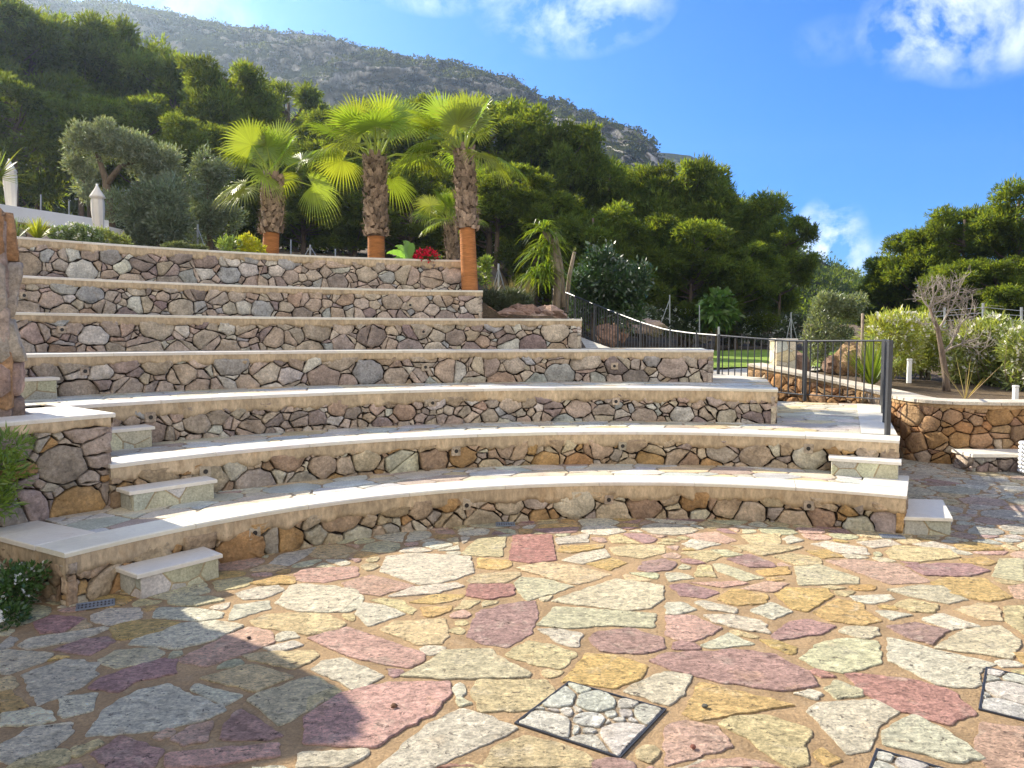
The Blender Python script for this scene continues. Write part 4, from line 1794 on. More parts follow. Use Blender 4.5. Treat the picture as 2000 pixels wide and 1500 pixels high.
GL, GM, GR = 'pines of the wood on the left', 'pines behind the palms and the tiers', 'pines beyond the flower bed'
PINES = [
    (-45, 5, 36, 250, ('open', 0), 'tall pine at the left edge, half out of the picture', GL), (60, 18, 38, 210, ('full', 0), 'tall pine whose crown fills the top left corner', GL),
    (165, 52, 41, 220, ('open', 1), 'tall pine in front of the cliff, right of the corner pine', GL), (265, 62, 44, 210, ('full', 1), 'broad pine with bright top above the tall olive tree', GL),
    (345, 105, 40, 170, ('open', 0), 'thin pine with bare grey branches above the olive trees', GL), (430, 118, 35, 190, ('full', 0), 'dark pine with several rounded tufts left above the leftmost palm', GL),
    (560, 175, 52, 190, ('full', 1), 'pale green pine farther back, above the leftmost palm', GM), (655, 225, 47, 190, ('full', 0), 'pine filling the gap between leftmost and middle palm', GM),
    (755, 215, 45, 200, ('full', 1), 'pine directly behind the middle palm', GM), (850, 205, 41, 200, ('full', 0), 'pine between the middle palm and the tall right palm', GM),
    (955, 188, 38, 210, ('full', 1), 'tallest pine right behind the tall right palm', GM), (1045, 222, 37, 190, ('open', 1), 'pine with an open crown right of the tall right palm', GM),
    (1110, 243, 36, 150, ('full', 0), 'pine with a pointed lit top above the drooping yucca', GM), (1195, 305, 38, 190, ('full', 1), 'dark pine above the round bush', GM),
    (1255, 330, 40, 150, ('open', 0), 'pine with open branches right above the sloping railing', GM), (1335, 313, 36, 190, ('full', 0), 'bright topped pine below the end of the mountain ridge', GM),
    (1415, 378, 37, 160, ('open', 1), 'pine left of the two outermost pines of the dark wood', GM), (1475, 386, 35, 160, ('full', 1), 'second pine from the right end of the dark wood', GM),
    (1525, 425, 33, 115, ('open', 0), 'outermost pine with ragged boughs against the blue sky', GM),
    (20, 160, 29, 200, ('top', 0), 'shaded lower pine behind the left parasol', GL), (150, 185, 31, 190, ('top', 0), 'shaded pine with bare trunk behind the tall olive tree', GL),
    (270, 190, 33, 190, ('top', 0), 'shaded pine behind the crown of the tall olive tree', GL), (390, 235, 30, 170, ('full', 0), 'low dark pine just left of the leftmost palm', GL),
    (590, 300, 33, 190, ('full', 1), 'low dark pine right behind the leftmost palm trunk', GM), (690, 310, 32, 180, ('full', 0), 'low dark pine left of the middle palm trunk', GM),
    (800, 320, 31, 190, ('full', 1), 'low dark pine right of the middle palm trunk', GM), (970, 330, 30, 180, ('open', 0), 'low pine with dead grey branches right of the tall right palm', GM),
    (1070, 370, 30, 170, ('full', 0), 'low dark pine behind the drooping yucca', GM), (1160, 400, 29, 180, ('full', 1), 'low dark pine behind the round bush', GM),
    (1260, 420, 30, 180, ('full', 0), 'low dark pine behind the white flowered hedge', GM), (1350, 440, 29, 180, ('full', 1), 'low dark pine behind the small banana like tree', GM),
    (1440, 470, 29, 150, ('full', 0), 'low dark pine at the right foot of the wood, behind the lawn', GM),
    (1735, 505, 30, 110, ('full', 1), 'lowest bright pine left of the dead tree', GR), (1800, 445, 29, 150, ('full', 0), 'bright pine directly above the dead tree', GR),
    (1885, 405, 28, 170, ('open', 1), 'tall airy pine right of the dead tree top', GR), (1985, 362, 27, 180, ('full', 1), 'tallest bright pine at the right edge', GR),
    (1855, 520, 24, 120, ('open', 0), 'shadowed low pine behind the bare twigs', GR), (1950, 500, 23, 150, ('full', 0), 'low pine behind the right end of the wire fence', GR),
]
for i, (px, py, Y, w, key, lab, g) in enumerate(PINES):
    pine(px, py, Y, w, key, lab, i * 2.4, g)
for key, o in PROTO.items():
    if key not in USED:
        for ch in list(o.children):
            bpy.data.objects.remove(ch)
        bpy.data.objects.remove(o)


def undergrowth():
    rng = np.random.default_rng(61)
    mb = MB()
    for i in range(150):
        x = rng.uniform(-38, 14)
        y = rng.uniform(47, 56)
        c = np.array((x, y, gz(x, y) + rng.uniform(.3, 5.5)))
        r = np.array((2.0, 1.2, 1.4)) * rng.uniform(.7, 1.3)
        P, d = blob_points(rng, 320, c, r, .3)
        leaf_quads(mb, P, d + rng.normal(0, .5, (320, 3)), .6, .2, tint(rng, 320, (.03, .045, .013), .35), rng)
    o = mb.build('undergrowth', M_PINE)
    struct(o, 'stuff')
    tag(o, 'dark undergrowth closing the back of the pine wood', 'undergrowth')


undergrowth()

# ------------------------------------------------------------------ palms
def fan(mb, hub, f, up, size, rng, col, droop):
    f = np.asarray(f) / np.linalg.norm(f)
    s = np.cross(f, up)
    s = s / np.linalg.norm(s)
    n = np.cross(s, f)
    nb = 38
    span = R_(rng.uniform(125, 150))
    half = span / nb
    for b in range(nb):
        ph = -span + 2 * span * (b + .5) / nb
        L = size * (.78 + .24 * math.cos(ph * .8)) * rng.uniform(.92, 1.06)
        d = math.cos(ph) * f + math.sin(ph) * s
        side = -math.sin(ph) * f + math.cos(ph) * s
        lift = .16 * (1 - math.cos(ph))
        V = []
        ts = (.0, .25, .5, .78, 1.0)
        tw = rng.normal(0, .03)
        for t in ts:
            w = L * t * math.tan(half) if t <= .5 else L * .5 * math.tan(half) * (1 - (t - .5) / .5) ** .85
            c = hub + d * L * t + n * (lift * L * t + tw * L * t * t)
            z = -droop * L * t ** 2.6 - (rng.uniform(0, .12) * L if t == 1 else 0)
            c = c + np.array((0, 0, z))
            V += [c - side * w + n * w * .35, c, c + side * w + n * w * .35]
        Fc = []
        for i in range(4):
            for q in (0, 1):
                Fc.append((i * 3 + q, i * 3 + q + 1, i * 3 + q + 4, i * 3 + q + 3))
        cc = np.repeat(np.asarray(col)[None] * rng.uniform(.85, 1.15), 15, 0)
        cc[12:] = cc[12:] * .5 + np.array((.16, .12, .04)) * .5
        mb.add(V, Fc, cc)


def palm(base, top, r, z_or, label, fronds, size, seed, group, zcut=None):
    rng = np.random.default_rng(seed)
    root = thing('fan_palm', label, 'palm', base, group)
    B, T = Vector(base), Vector(top)
    k = (z_or - B.z) / (T.z - B.z)
    axis = lambda t: B.lerp(T, t)
    mb = MB()
    nr = max(6, int((z_or - B.z) / .016))
    V, Fc = tube([axis(k * i / nr) for i in range(nr + 1)], [r * (.80 + .06 * (1 - i / nr)) * (1 + .012 * (i % 2)) for i in range(nr + 1)], 20)
    mb.add(V, Fc, (.46, .185, .06))
    mb.build('shaved_base', M_SHAVED, root, True)
    mb = MB()
    V, Fc = tube([axis(k + (1 - k) * i / 10) for i in range(11)], [r * (.92 - .012 * i) for i in range(11)], 16)
    mb.add(V, Fc, (.13, .085, .055))
    H = T.z - z_or
    rows = int(H / .055)
    for j in range(rows):
        t = k + (1 - k) * (j + .2) / rows
        c = axis(t)
        for i in range(9):
            a = 2 * math.pi * (i + .5 * (j % 2) + rng.uniform(-.15, .15)) / 9
            u = Vector((math.cos(a), math.sin(a), 0))
            s = Vector((-math.sin(a), math.cos(a), rng.normal(0, .35)))
            c = axis(t) + Vector((0, 0, rng.normal(0, .018)))
            w = r * rng.uniform(.2, .46)
            rr = r * (.93 - .1 * (t - k))
            out = r * rng.uniform(.06, .42)
            p0 = c + u * rr
            hh = rng.uniform(.05, .13)
            z = Vector((0, 0, 1))
            V = [p0 - s * w, p0 + s * w, p0 + s * w * .55 + u * out + z * hh, p0 - s * w * .55 + u * out + z * hh, p0 + u * (out * .75) - z * .01,
                 p0 + u * (out * .55) + z * hh * .98]
            col = np.array((.36, .26, .18)) * rng.uniform(.5, 1.25)
            mb.add([tuple(v) for v in V], [(0, 4, 3), (4, 1, 2), (4, 2, 3), (0, 1, 4), (3, 2, 5)], col)
    for i in range(260):          # loose fibres
        t = k + (1 - k) * rng.random()
        a = rng.uniform(0, 6.28)
        p = np.array(axis(t)) + np.array((math.cos(a), math.sin(a), 0)) * r
        leaf_quads(mb, p[None], np.array([[math.cos(a), math.sin(a), rng.uniform(-.6, .5)]]), .10, .012, (.30, .22, .14), rng)
    mb.build('trunk', M_BOOT, root)
    T_ = np.array(T)
    for (az, el, ln, sz, dr) in fronds:
        a, e = R_(az), R_(el)
        d = np.array((math.cos(e) * math.cos(a), math.cos(e) * math.sin(a), math.sin(e)))
        hub = T_ + d * ln + np.array((0, 0, -.12 * ln * ln * math.cos(e)))
        mb = MB()
        midp = T_ + d * ln * .5
        V, Fc = tube([tuple(T_ - np.array((0, 0, .08)) + np.array((math.cos(a), math.sin(a), 0)) * r * .3), tuple(midp), tuple(hub + (hub - midp) * .06)], [.026, .015, .008], 6)
        mb.add(V, Fc, (.36, .42, .09))
        up = np.array((0, 0, 1.0)) + rng.normal(0, .35, 3) - np.array((0, .25, 0))
        if abs(d[2]) > .8:
            up = np.array((rng.normal(0, .4), -1.0, .2))
        col = np.array((.20, .27, .036)) * rng.uniform(.8, 1.2) * np.array((rng.uniform(.85, 1.2), 1, 1))
        fan(mb, hub, (hub - midp) / np.linalg.norm(hub - midp), up, sz, rng, col, dr)
        mb.build('frond', M_FAN, root)


def frond_set(rng, s, extra=()):
    s = s * 1.07
    out = []
    for i in range(6):
        out.append((i * 60 + rng.uniform(-30, 30), rng.uniform(54, 80), rng.uniform(.38, .6) * s, .52 * s, .04))
    for i in range(6):
        out.append((i * 60 + rng.uniform(-22, 22), rng.uniform(25, 55), rng.uniform(.5, .75) * s, rng.uniform(.5, .62) * s, .16))
    for i in range(4):
        out.append((i * 90 + rng.uniform(-30, 30), rng.uniform(-15, 12), rng.uniform(.5, .7) * s, rng.uniform(.46, .56) * s, .45))
    return out + list(extra)


PG = 'young fan palms on the top terrace'
rg = np.random.default_rng(91)
p = at(527, 497, 13.4)
palm((p.x, 13.4, 2.85), tuple(at(533, 345, 13.4)), .172, at(527, 455, 13.4).z, 'leftmost fan palm, the shortest of the three in front, one lit fan hanging low',
     frond_set(rg, .95, [(215, -25, .55, .58, .25), (170, 35, .7, .62, .2)]), 1, 501, PG)
p = at(735, 505, 13.7)
palm((p.x, 13.7, 2.85), tuple(at(733, 305, 13.7)), .19, at(735, 462, 13.7).z, 'middle fan palm with thick shaggy trunk above an orange shaved base',
     frond_set(rg, 1.12, [(188, 12, .85, .6, .7), (355, 5, .8, .55, .7)]), 1, 502, PG)
p = at(918, 570, 12.75)
palm((p.x, 12.75, 2.40), tuple(at(906, 292, 12.95)), .165, at(912, 447, 12.85).z, 'right hand tall fan palm standing beside the end of the topmost tier',
     frond_set(rg, 1.0, [(2, -20, .55, .42, .7), (180, -2, .8, .6, .5), (185, 30, .7, .6, .3)]), 1, 503, PG)
p = at(888, 510, 16.0)
palm((p.x, 16.0, 2.95), tuple(at(880, 430, 16.0)), .14, 3.25, 'small fan palm half hidden behind the tall right palm',
     frond_set(rg, .72, [(190, 20, .5, .45, .4)]), 1, 504, PG)

# ------------------------------------------------------------------ shrubs and garden plants
def shrub(name, label, cat, base, blobs, n, L, Wd, col, mat=None, seed=0, group=None, stems=(), flowers=None, droop=0.0, upw=.4, var=.3, stemcol=(.16, .12, .08)):
    rng = np.random.default_rng(seed)
    root = thing(name, label, cat, base, group)
    if cat == 'tree' and n > 3000:
        sub = []
        for c, r in blobs:
            c, r = np.array(c), np.array(r)
            for q in range(7):
                d = unit(rng.normal(size=3)) * rng.uniform(.3, .78)
                f = rng.uniform(.34, .6)
                sub.append((tuple(c + d * r), tuple(r * f * rng.uniform(.8, 1.25, 3))))
        blobs = sub
    mb = MB()
    vol = np.array([b[1][0] * b[1][1] * b[1][2] for b in blobs]) ** .67
    cnt = (n * vol / vol.sum()).astype(int)
    for (c, r), k in zip(blobs, cnt):
        P, d = blob_points(rng, k, c, r, .4)
        D = d + rng.normal(0, .6, (k, 3)) + np.array((0, 0, upw))
        leaf_quads(mb, P, D, L, Wd, tint(rng, k, np.array(col) * rng.uniform(.85, 1.15), var, .12), rng, droop)
    mb.build('foliage', mat or M_LEAF, root)
    if stems:
        mb = MB()
        for pts, r in stems:
            V, Fc = tube(pts, np.linspace(r, r * .35, len(pts)), 6)
            mb.add(V, Fc, stemcol)
        mb.build('stems', M_BARK, root, True)
    if flowers:
        nf, fcol, fs = flowers
        mb = MB()
        for (c, r), k in zip(blobs, (nf * vol / vol.sum()).astype(int) + 1):
            d = unit(rng.normal(size=(k, 3)) + np.array((0, -.4, .5)))
            P = np.asarray(c) + d * np.asarray(r) * rng.uniform(.93, 1.08, (k, 1))
            P = np.repeat(P, 7, 0) + rng.normal(0, fs * .35, (k * 7, 3))
            leaf_quads(mb, P, rng.normal(0, 1, (k * 7, 3)) + np.array((0, -.3, .4)), fs, fs * .8, tint(rng, k * 7, fcol, .1, .03), rng)
        struct(mb.build('flowers', M_PETAL, root), 'stuff')
    return root


def B(px, py, Y, rx, ry=None, rz=None):
    c = at(px, py, Y)
    k = Y / F
    rx_, rz_ = rx * k, (rz if rz is not None else rx) * k
    return ((c.x, c.y, c.z), (rx_, (ry or (rx_ + rz_) / 2), rz_))


def gbase(px, Y):
    x = at(px, 660, Y).x
    return (x, Y, gz(x, Y))


# olive trees on the left terrace
b = gbase(225, 20)
shrub('olive_tree', 'tall grey green olive tree with forked trunk behind the second parasol', 'tree', b,
      [B(175, 290, 20, 42), B(215, 268, 20, 36), B(255, 285, 20.2, 42), B(300, 305, 20.4, 44), B(165, 335, 20, 28), B(330, 340, 20.5, 34), B(150, 310, 20, 22), B(290, 345, 20.4, 28), B(170, 375, 19.8, 26)],
      17000, .12, .032, (.20, .23, .15), None, 601, None,
      [([b, tuple(at(212, 400, 20)), tuple(at(206, 350, 20)), tuple(at(190, 300, 20))], .17), ([tuple(at(208, 360, 20)), tuple(at(235, 325, 20.1)), tuple(at(290, 310, 20.3))], .1),
       ([tuple(at(205, 410, 20)), tuple(at(180, 375, 20)), tuple(at(160, 350, 20))], .09)], var=.35)
b = gbase(320, 19)
shrub('olive_tree', 'low bushy olive tree filling the middle between parasol and smaller olive', 'tree', b,
      [B(260, 400, 19, 50), B(310, 420, 19, 60), B(345, 380, 19.3, 46), B(280, 450, 18.8, 50), B(345, 455, 18.8, 50)],
      17000, .12, .032, (.15, .185, .115), None, 602, None, [([b, tuple(at(310, 440, 19)), tuple(at(300, 390, 19))], .12)], var=.4)
b = gbase(415, 21)
shrub('olive_tree', 'smaller narrow olive tree just left of the leftmost palm', 'tree', b,
      [B(400, 330, 21, 34), B(430, 350, 21, 36), B(395, 385, 21, 44), B(425, 420, 21, 44), B(385, 440, 21, 40)],
      13000, .12, .032, (.145, .18, .11), None, 603, None, [([b, tuple(at(410, 420, 21)), tuple(at(405, 350, 21))], .1)], var=.4)

# top terrace planting along the cap
def tuft(name, label, cat, base, n, L, Wd, col, seed, spread=1.0, droop=.5, mat=None, group=None, stems=(), heads=None):
    """strap leaves that arch out from one or several points"""
    rng = np.random.default_rng(seed)
    root = thing(name, label, cat, base, group)
    mb = MB()
    for hd in (heads or [base]):
        for i in range(n):
            a = rng.uniform(0, 2 * math.pi)
            e = rng.uniform(.15, 1.45) if spread >= 1 else rng.uniform(.7, 1.5)
            d = np.array((math.cos(a) * math.cos(e), math.sin(a) * math.cos(e), math.sin(e)))
            s = np.array((-math.sin(a), math.cos(a), 0))
            l = L * rng.uniform(.65, 1.15)
            V = []
            m = 5
            for j in range(m + 1):
                t = j / m
                c = np.array(hd) + d * l * t + np.array((0, 0, -droop * l * t ** 2.2 * rng.uniform(.95, 1.05)))
                w = Wd * (1 - t ** 2) * .5 + .001
                V += [c - s * w, c + s * w]
            mb.add(V, [(2 * j, 2 * j + 1, 2 * j + 3, 2 * j + 2) for j in range(m)], np.array(col) * rng.uniform(.65, 1.3) * np.array((rng.uniform(.9, 1.2), 1, .9)))
    mb.build('leaves', mat or M_LEAF, root)
    if stems:
        mb = MB()
        for pts, r in stems:
            V, Fc = tube(pts, np.linspace(r, r * .7, len(pts)), 8)
            mb.add(V, Fc, (.30, .24, .17))
        mb.build('stems', M_BARK, root, True)
    return root


p = at(75, 470, 10.7)
tuft('grass_tuft', 'bright yellow green spiky grass tuft on the left of the topmost tier', 'plant', tuple(p), 150, .42, .016, (.30, .34, .03), 611, .6, .25)
p = at(30, 470, 10.4)
tuft('grass_tuft', 'dull green thin grass tuft beside the left pier', 'plant', tuple(p), 60, .42, .014, (.12, .17, .05), 612, .6, .2)
p = at(140, 475, 10.9)
shrub('flowering_bush', 'low white flowered bush below the white parapet', 'plant', tuple(p), [B(120, 462, 10.9, 18), B(150, 458, 11, 22), B(180, 462, 11, 18)], 2600, .05, .022, (.15, .2, .09), None, 613, None, flowers=(30, (.75, .75, .68), .035))
p = at(215, 480, 11.1)
shrub('flowering_bush', 'low yellow green bush around the foot of the second parasol', 'plant', tuple(p), [B(205, 470, 11.2, 22), B(235, 474, 11.3, 16), B(180, 470, 11.2, 16)], 2200, .05, .022, (.21, .24, .08), None, 614)
p = at(350, 490, 12)
shrub('ground_cover_plant', 'low grey green cushion plant on the topmost tier left of the palms', 'plant', tuple(p), [B(345, 483, 12.1, 26, None, 9), B(385, 487, 12.2, 20, None, 8)], 2000, .04, .02, (.10, .12, .06), None, 615)
p = at(445, 492, 12.4)
shrub('leafy_shrub', 'pale green loose shrub left of the yellow one by the leftmost palm', 'plant', tuple(p), [B(440, 478, 12.5, 15), B(455, 485, 12.5, 18)], 500, .07, .03, (.18, .24, .06), None, 616)
p = at(490, 496, 12.5)
shrub('leafy_shrub', 'bright yellow leaved shrub against the leftmost palm base', 'plant', tuple(p), [B(485, 480, 12.6, 17), B(500, 488, 12.6, 14), B(478, 470, 12.6, 10)], 700, .08, .035, (.42, .42, .03), None, 617)
p = at(800, 508, 12.9)


def banana(p, seed, label):
    rng = np.random.default_rng(seed)
    root = thing('banana_plant', label, 'plant', tuple(p))
    mb = MB()
    for az, el, l, w in ((170, 65, .42, .12), (200, 35, .40, .12), (100, 80, .52, .13), (60, 70, .50, .12), (150, 20, .34, .1), (350, 75, .45, .11)):
        a, e = R_(az), R_(el)
        d = np.array((math.cos(a) * math.cos(e), math.sin(a) * math.cos(e), math.sin(e)))
        s = np.cross(d, np.array((.2, -1, .3)))
        s = s / np.linalg.norm(s)
        V = []
        m = 14
        for j in range(m + 1):
            t = j / m
            c = np.array(p) + d * l * t + np.array((-.18 * l * t * t, 0, -.35 * l * t ** 3))
            ww = .6 * w * math.sin(math.pi * min(1, t * .9 + .08)) ** .6 * (1 if j % 2 else .78)
            V += [tuple(c - s * ww + np.array((0, 0, .02))), tuple(c), tuple(c + s * ww + np.array((0, 0, .02)))]
        mb.add(V, [(3 * j + q, 3 * j + q + 1, 3 * j + q + 4, 3 * j + q + 3) for j in range(m) for q in (0, 1)], np.array((.16, .33, .04)) * rng.uniform(.8, 1.2))
    mb.build('leaves', M_FAN, root)


banana(p, 618, 'small banana plant with torn green leaves left of the red flowers')
p = at(833, 508, 12.95)
shrub('red_flower_bush', 'small bush covered in bright red flowers on the topmost tier', 'plant', tuple(p), [B(832, 502, 13, 22, None, 12)], 400, .06, .03, (.08, .14, .03), None, 619, None, flowers=(95, (.72, .03, .07), .045))

# slope between the tiers and the railing
p = at(955, 600, 13.2)
shrub('lavender_bush', 'left lavender cushion beside the sixth tier end', 'plant', tuple(p), [B(957, 590, 13.3, 22), B(975, 594, 13.4, 18)], 3000, .09, .012, (.07, .085, .045), None, 621, 'lavender cushions', upw=1.0)
p = at(1005, 605, 13.6)
shrub('lavender_bush', 'right lavender cushion above the reddish rocks', 'plant', tuple(p), [B(1000, 590, 13.6, 26), B(1020, 596, 13.7, 20)], 3600, .09, .012, (.065, .08, .045), None, 622, 'lavender cushions', upw=1.0)
p = at(985, 580, 14.2)
tuft('dry_grass', 'dry brown grass haze behind the lavender', 'plant', tuple(at(1000, 596, 14.4)), 130, .5, .008, (.22, .19, .11), 623, .6, .1, heads=[tuple(at(q, 590, 14.4)) for q in (960, 1000, 1030)])
p = at(945, 560, 13.6)
shrub('leafy_shrub', 'light green upright shrub right of the tall palm base', 'plant', tuple(p), [B(945, 535, 13.6, 9, None, 20), B(948, 515, 13.6, 12)], 380, .1, .035, (.2, .27, .05), None, 624)


def rock(px, py, Y, rx, rz, col, label, seed, name='boulder', group=None):
    rng = np.random.default_rng(seed)
    c = at(px, py, Y)
    k = Y / F
    mb = MB()
    lump(mb, c, (rx * k, rx * k * .8, rz * k), rng, np.array(col), seed, 16, 10, .45)
    o = mb.build(name, M_ROCK, None, False)
    o.data.transform(__import__('mathutils').Matrix.Translation(-c))
    o.location = c
    return tag(o, label, 'rock', group)


RG1, RG2 = 'reddish rocks at the end of the tiers', 'rocks around the lawn and flower bed'
rock(950, 612, 12.9, 16, 12, (.42, .22, .12), 'small orange rock against the sixth tier end', 701, group=RG1)
rock(990, 618, 13.0, 34, 13, (.40, .26, .19), 'flat pinkish rock left of the big brown rock', 702, group=RG1)
rock(1020, 614, 13.2, 36, 18, (.30, .19, .14), 'big brown rock below the right lavender cushion', 703, group=RG1)
rock(1075, 614, 13.4, 32, 17, (.38, .26, .2), 'pale topped rock at the foot of the railing start', 704, group=RG1)
rock(1050, 622, 13.0, 22, 8, (.42, .30, .22), 'low rock between the big brown and the pale topped rock', 705, group=RG1)
rock(1555, 716, 13.2, 26, 28, (.28, .18, .13), 'dark boulder right behind the stone gate pillar', 706, group=RG2)
rock(1655, 706, 13.6, 24, 34, (.42, .27, .15), 'pointed orange boulder between small olive and wooden stake', 707, group=RG2)
rock(1625, 714, 13.7, 20, 18, (.25, .16, .11), 'dark boulder at the small olive trunk', 708, group=RG2)
rock(1690, 716, 13.8, 22, 18, (.27, .18, .12), 'dark boulder right of the pointed orange one', 709, group=RG2)
rock(1700, 690, 14.6, 40, 22, (.45, .33, .24), 'pale broad boulder behind the wooden stake', 710, group=RG2)
rock(1430, 668, 30, 22, 10, (.34, .3, .26), 'grey boulder at the far left edge of the lawn', 711, group=RG2)
rock(1360, 662, 29, 28, 12, (.30, .25, .21), 'boulder under the white flowered hedge left of the lawn', 712, group=RG2)
rock(1270, 640, 26, 30, 16, (.40, .30, .24), 'reddish boulder in front of the hedge behind the sloping railing', 713, group=RG2)
rock(1500, 668, 30, 28, 9, (.36, .33, .29), 'flat grey boulder behind the lawn near the gate pillar', 714, group=RG2)
rock(1215, 640, 20, 20, 24, (.36, .22, .16), 'reddish boulder just behind the balusters under the round bush', 715, group=RG2)
rock(1185, 655, 19, 22, 22, (.30, .19, .14), 'brown boulder low behind the balusters left of the reddish one', 716, group=RG2)

# yucca
st = at(1085, 600, 17.6)
hd = [tuple(at(1062, 455, 17.6)), tuple(at(1060, 500, 17.5)), tuple(at(1068, 535, 17.4)), tuple(at(1050, 545, 17.3)), tuple(at(1075, 480, 17.7))]
tuft('yucca_tree', 'tall drooping yucca with hanging strap leaves at the railing start', 'plant', (st.x, st.y, st.z), 95, .85, .045, (.17, .25, .035), 631, 1.0, .75, M_FAN, None,
     [([tuple(at(1085, 620, 17.6)), tuple(at(1090, 540, 17.6)), tuple(at(1078, 470, 17.6)), tuple(at(1062, 450, 17.6))], .1), ([tuple(at(1100, 600, 17.7)), tuple(at(1095, 520, 17.7)), tuple(at(1083, 455, 17.7))], .08)], hd)
st = at(1110, 600, 18.2)
tuft('cut_yucca_stem', 'bare grey cut yucca stem with a few sprouts left above the round bush', 'plant', (st.x, st.y, st.z), 9, .14, .04, (.25, .28, .1), 632, 1.0, .2, None, None,
     [([tuple(at(1105, 610, 18.2)), tuple(at(1112, 540, 18.2)), tuple(at(1122, 492, 18.2))], .06)], [tuple(at(1122, 490, 18.2))])
# round bush
b = gbase(1185, 19.5)
shrub('round_bush_tree', 'dark glossy round clipped bush above the sloping railing', 'tree', b,
      [B(1180, 548, 19.5, 72, None, 52), B(1140, 560, 19.5, 44), B(1225, 552, 19.5, 50), B(1236, 590, 19.5, 40), B(1180, 520, 19.5, 52, None, 26), B(1150, 600, 19.4, 38), B(1205, 600, 19.4, 42)],
      13000, .13, .055, (.04, .082, .02), M_GLOSSLEAF, 633, None, [([b, tuple(at(1182, 610, 19.5)), tuple(at(1175, 560, 19.5))], .07), ([b, tuple(at(1195, 610, 19.5)), tuple(at(1215, 560, 19.5))], .06)], var=.45)
# white flowered hedge, background
HG = 'white flowered oleanders before the pine wood'
for i, (px, py, Y, rx, rz, lab) in enumerate([(1255, 615, 27, 28, 18, 'white flowered oleander nearest the round bush'), (1305, 618, 28, 30, 20, 'white flowered oleander below the tall fence post'),
                                              (1350, 622, 28, 24, 18, 'white flowered oleander left of the banana like tree'), (1455, 632, 29, 26, 18, 'white flowered oleander right of the banana like tree'),
                                              (1500, 630, 29, 30, 20, 'white flowered oleander left of the braced fence post'), (1545, 632, 30, 22, 18, 'white flowered oleander behind the braced fence post')]):
    b = gbase(px, Y)
    shrub('oleander_bush', lab, 'bush', b, [B(px - rx * .4, py, Y, rx * .6, None, rz), B(px + rx * .4, py + 3, Y, rx * .6, None, rz), B(px, py + 18, Y, rx, None, rz)],
          2200, .16, .035, (.07, .10, .045), None, 640 + i, HG, flowers=(42, (.72, .75, .72), .06))
b = gbase(1400, 27)
shrub('broadleaf_tree', 'small banana like tree with bright broad leaves before the dark wood', 'tree', b, [B(1402, 590, 27, 24, None, 20), B(1390, 610, 27, 22), B(1415, 610, 27, 20)],
      420, .4, .17, (.09, .17, .03), M_LEAF, 650, None, [([b, tuple(at(1400, 620, 27))], .08)], droop=.3)
# small olive in the bed
b = gbase(1608, 14.2)
shrub('small_olive_tree', 'small grey green olive tree in the bed right of the gate pillar', 'tree', b,
      [B(1612, 610, 14.2, 42), B(1655, 605, 14.4, 42, None, 34), B(1600, 650, 14.2, 34), B(1640, 655, 14.3, 36, None, 30), B(1595, 690, 14.1, 22, None, 26)],
      9500, .075, .026, (.17, .20, .11), None, 651, None, [([b, tuple(at(1606, 700, 14.2)), tuple(at(1615, 640, 14.2))], .05)], var=.4)
# oleanders in the flower bed
OG = 'flowering oleanders in the bed above the orange wall'
for i, (px, py, Y, blobs, col, lab) in enumerate([
        (1735, 690, 12.6, [(1725, 650, 34, 34), (1760, 640, 34, 30), (1745, 690, 40, 36)], (.34, .36, .08), 'yellow green oleander between small olive and dead tree'),
        (1810, 690, 13.0, [(1800, 650, 36, 34), (1825, 680, 40, 40), (1790, 700, 34, 30)], (.32, .35, .08), 'oleander directly behind the dead tree'),
        (1890, 690, 12.2, [(1895, 665, 36, 36), (1915, 705, 34, 40), (1880, 720, 26, 30)], (.30, .33, .09), 'white flowered oleander right of the dead trunk'),
        (1945, 680, 12.0, [(1945, 655, 30, 36), (1960, 690, 34, 40), (1935, 715, 30, 36)], (.28, .32, .08), 'second oleander from the right edge, with bare lower stems'),
        (2000, 700, 11.4, [(1990, 680, 30, 40), (2015, 700, 40, 50), (1995, 735, 26, 30)], (.27, .31, .10), 'oleander cut by the right edge, full of white flowers')]):
    b = gbase(px, Y)
    rng = np.random.default_rng(660 + i)
    stems = []
    for q in range(11):
        bx = b[0] + rng.normal(0, .08)
        tgt = at(px + rng.uniform(-42, 42), rng.uniform(655, 715), Y + rng.uniform(-.3, .3))
        stems.append(([(bx, Y + rng.normal(0, .06), b[2] - .02), ((bx + tgt.x) / 2 + rng.normal(0, .05), (Y + tgt.y) / 2, (b[2] + tgt.z) / 2), tuple(tgt)], .013))
    shrub('oleander_bush', lab, 'bush', b, [B(x, y, Y, rx, None, rz) for x, y, rx, rz in blobs], 3600, .13, .024, col, None, 670 + i, OG, stems, (80, (.80, .77, .66), .055), stemcol=(.26, .22, .13))
b = gbase(1705, 11.9)
tuft('bamboo_clump', 'upright green bamboo like clump behind the railing corner post', 'plant', b, 150, .95, .022, (.17, .24, .035), 680, .5, .12)
b = gbase(1830, 10.6)
tuft('bare_shoots', 'thin bare shoots right of the dead trunk at the bed edge', 'plant', (at(1885, 790, 10.3).x, 10.3, gz(6.3, 10.3)), 9, .62, .012, (.40, .32, .18), 681, .6, .02)


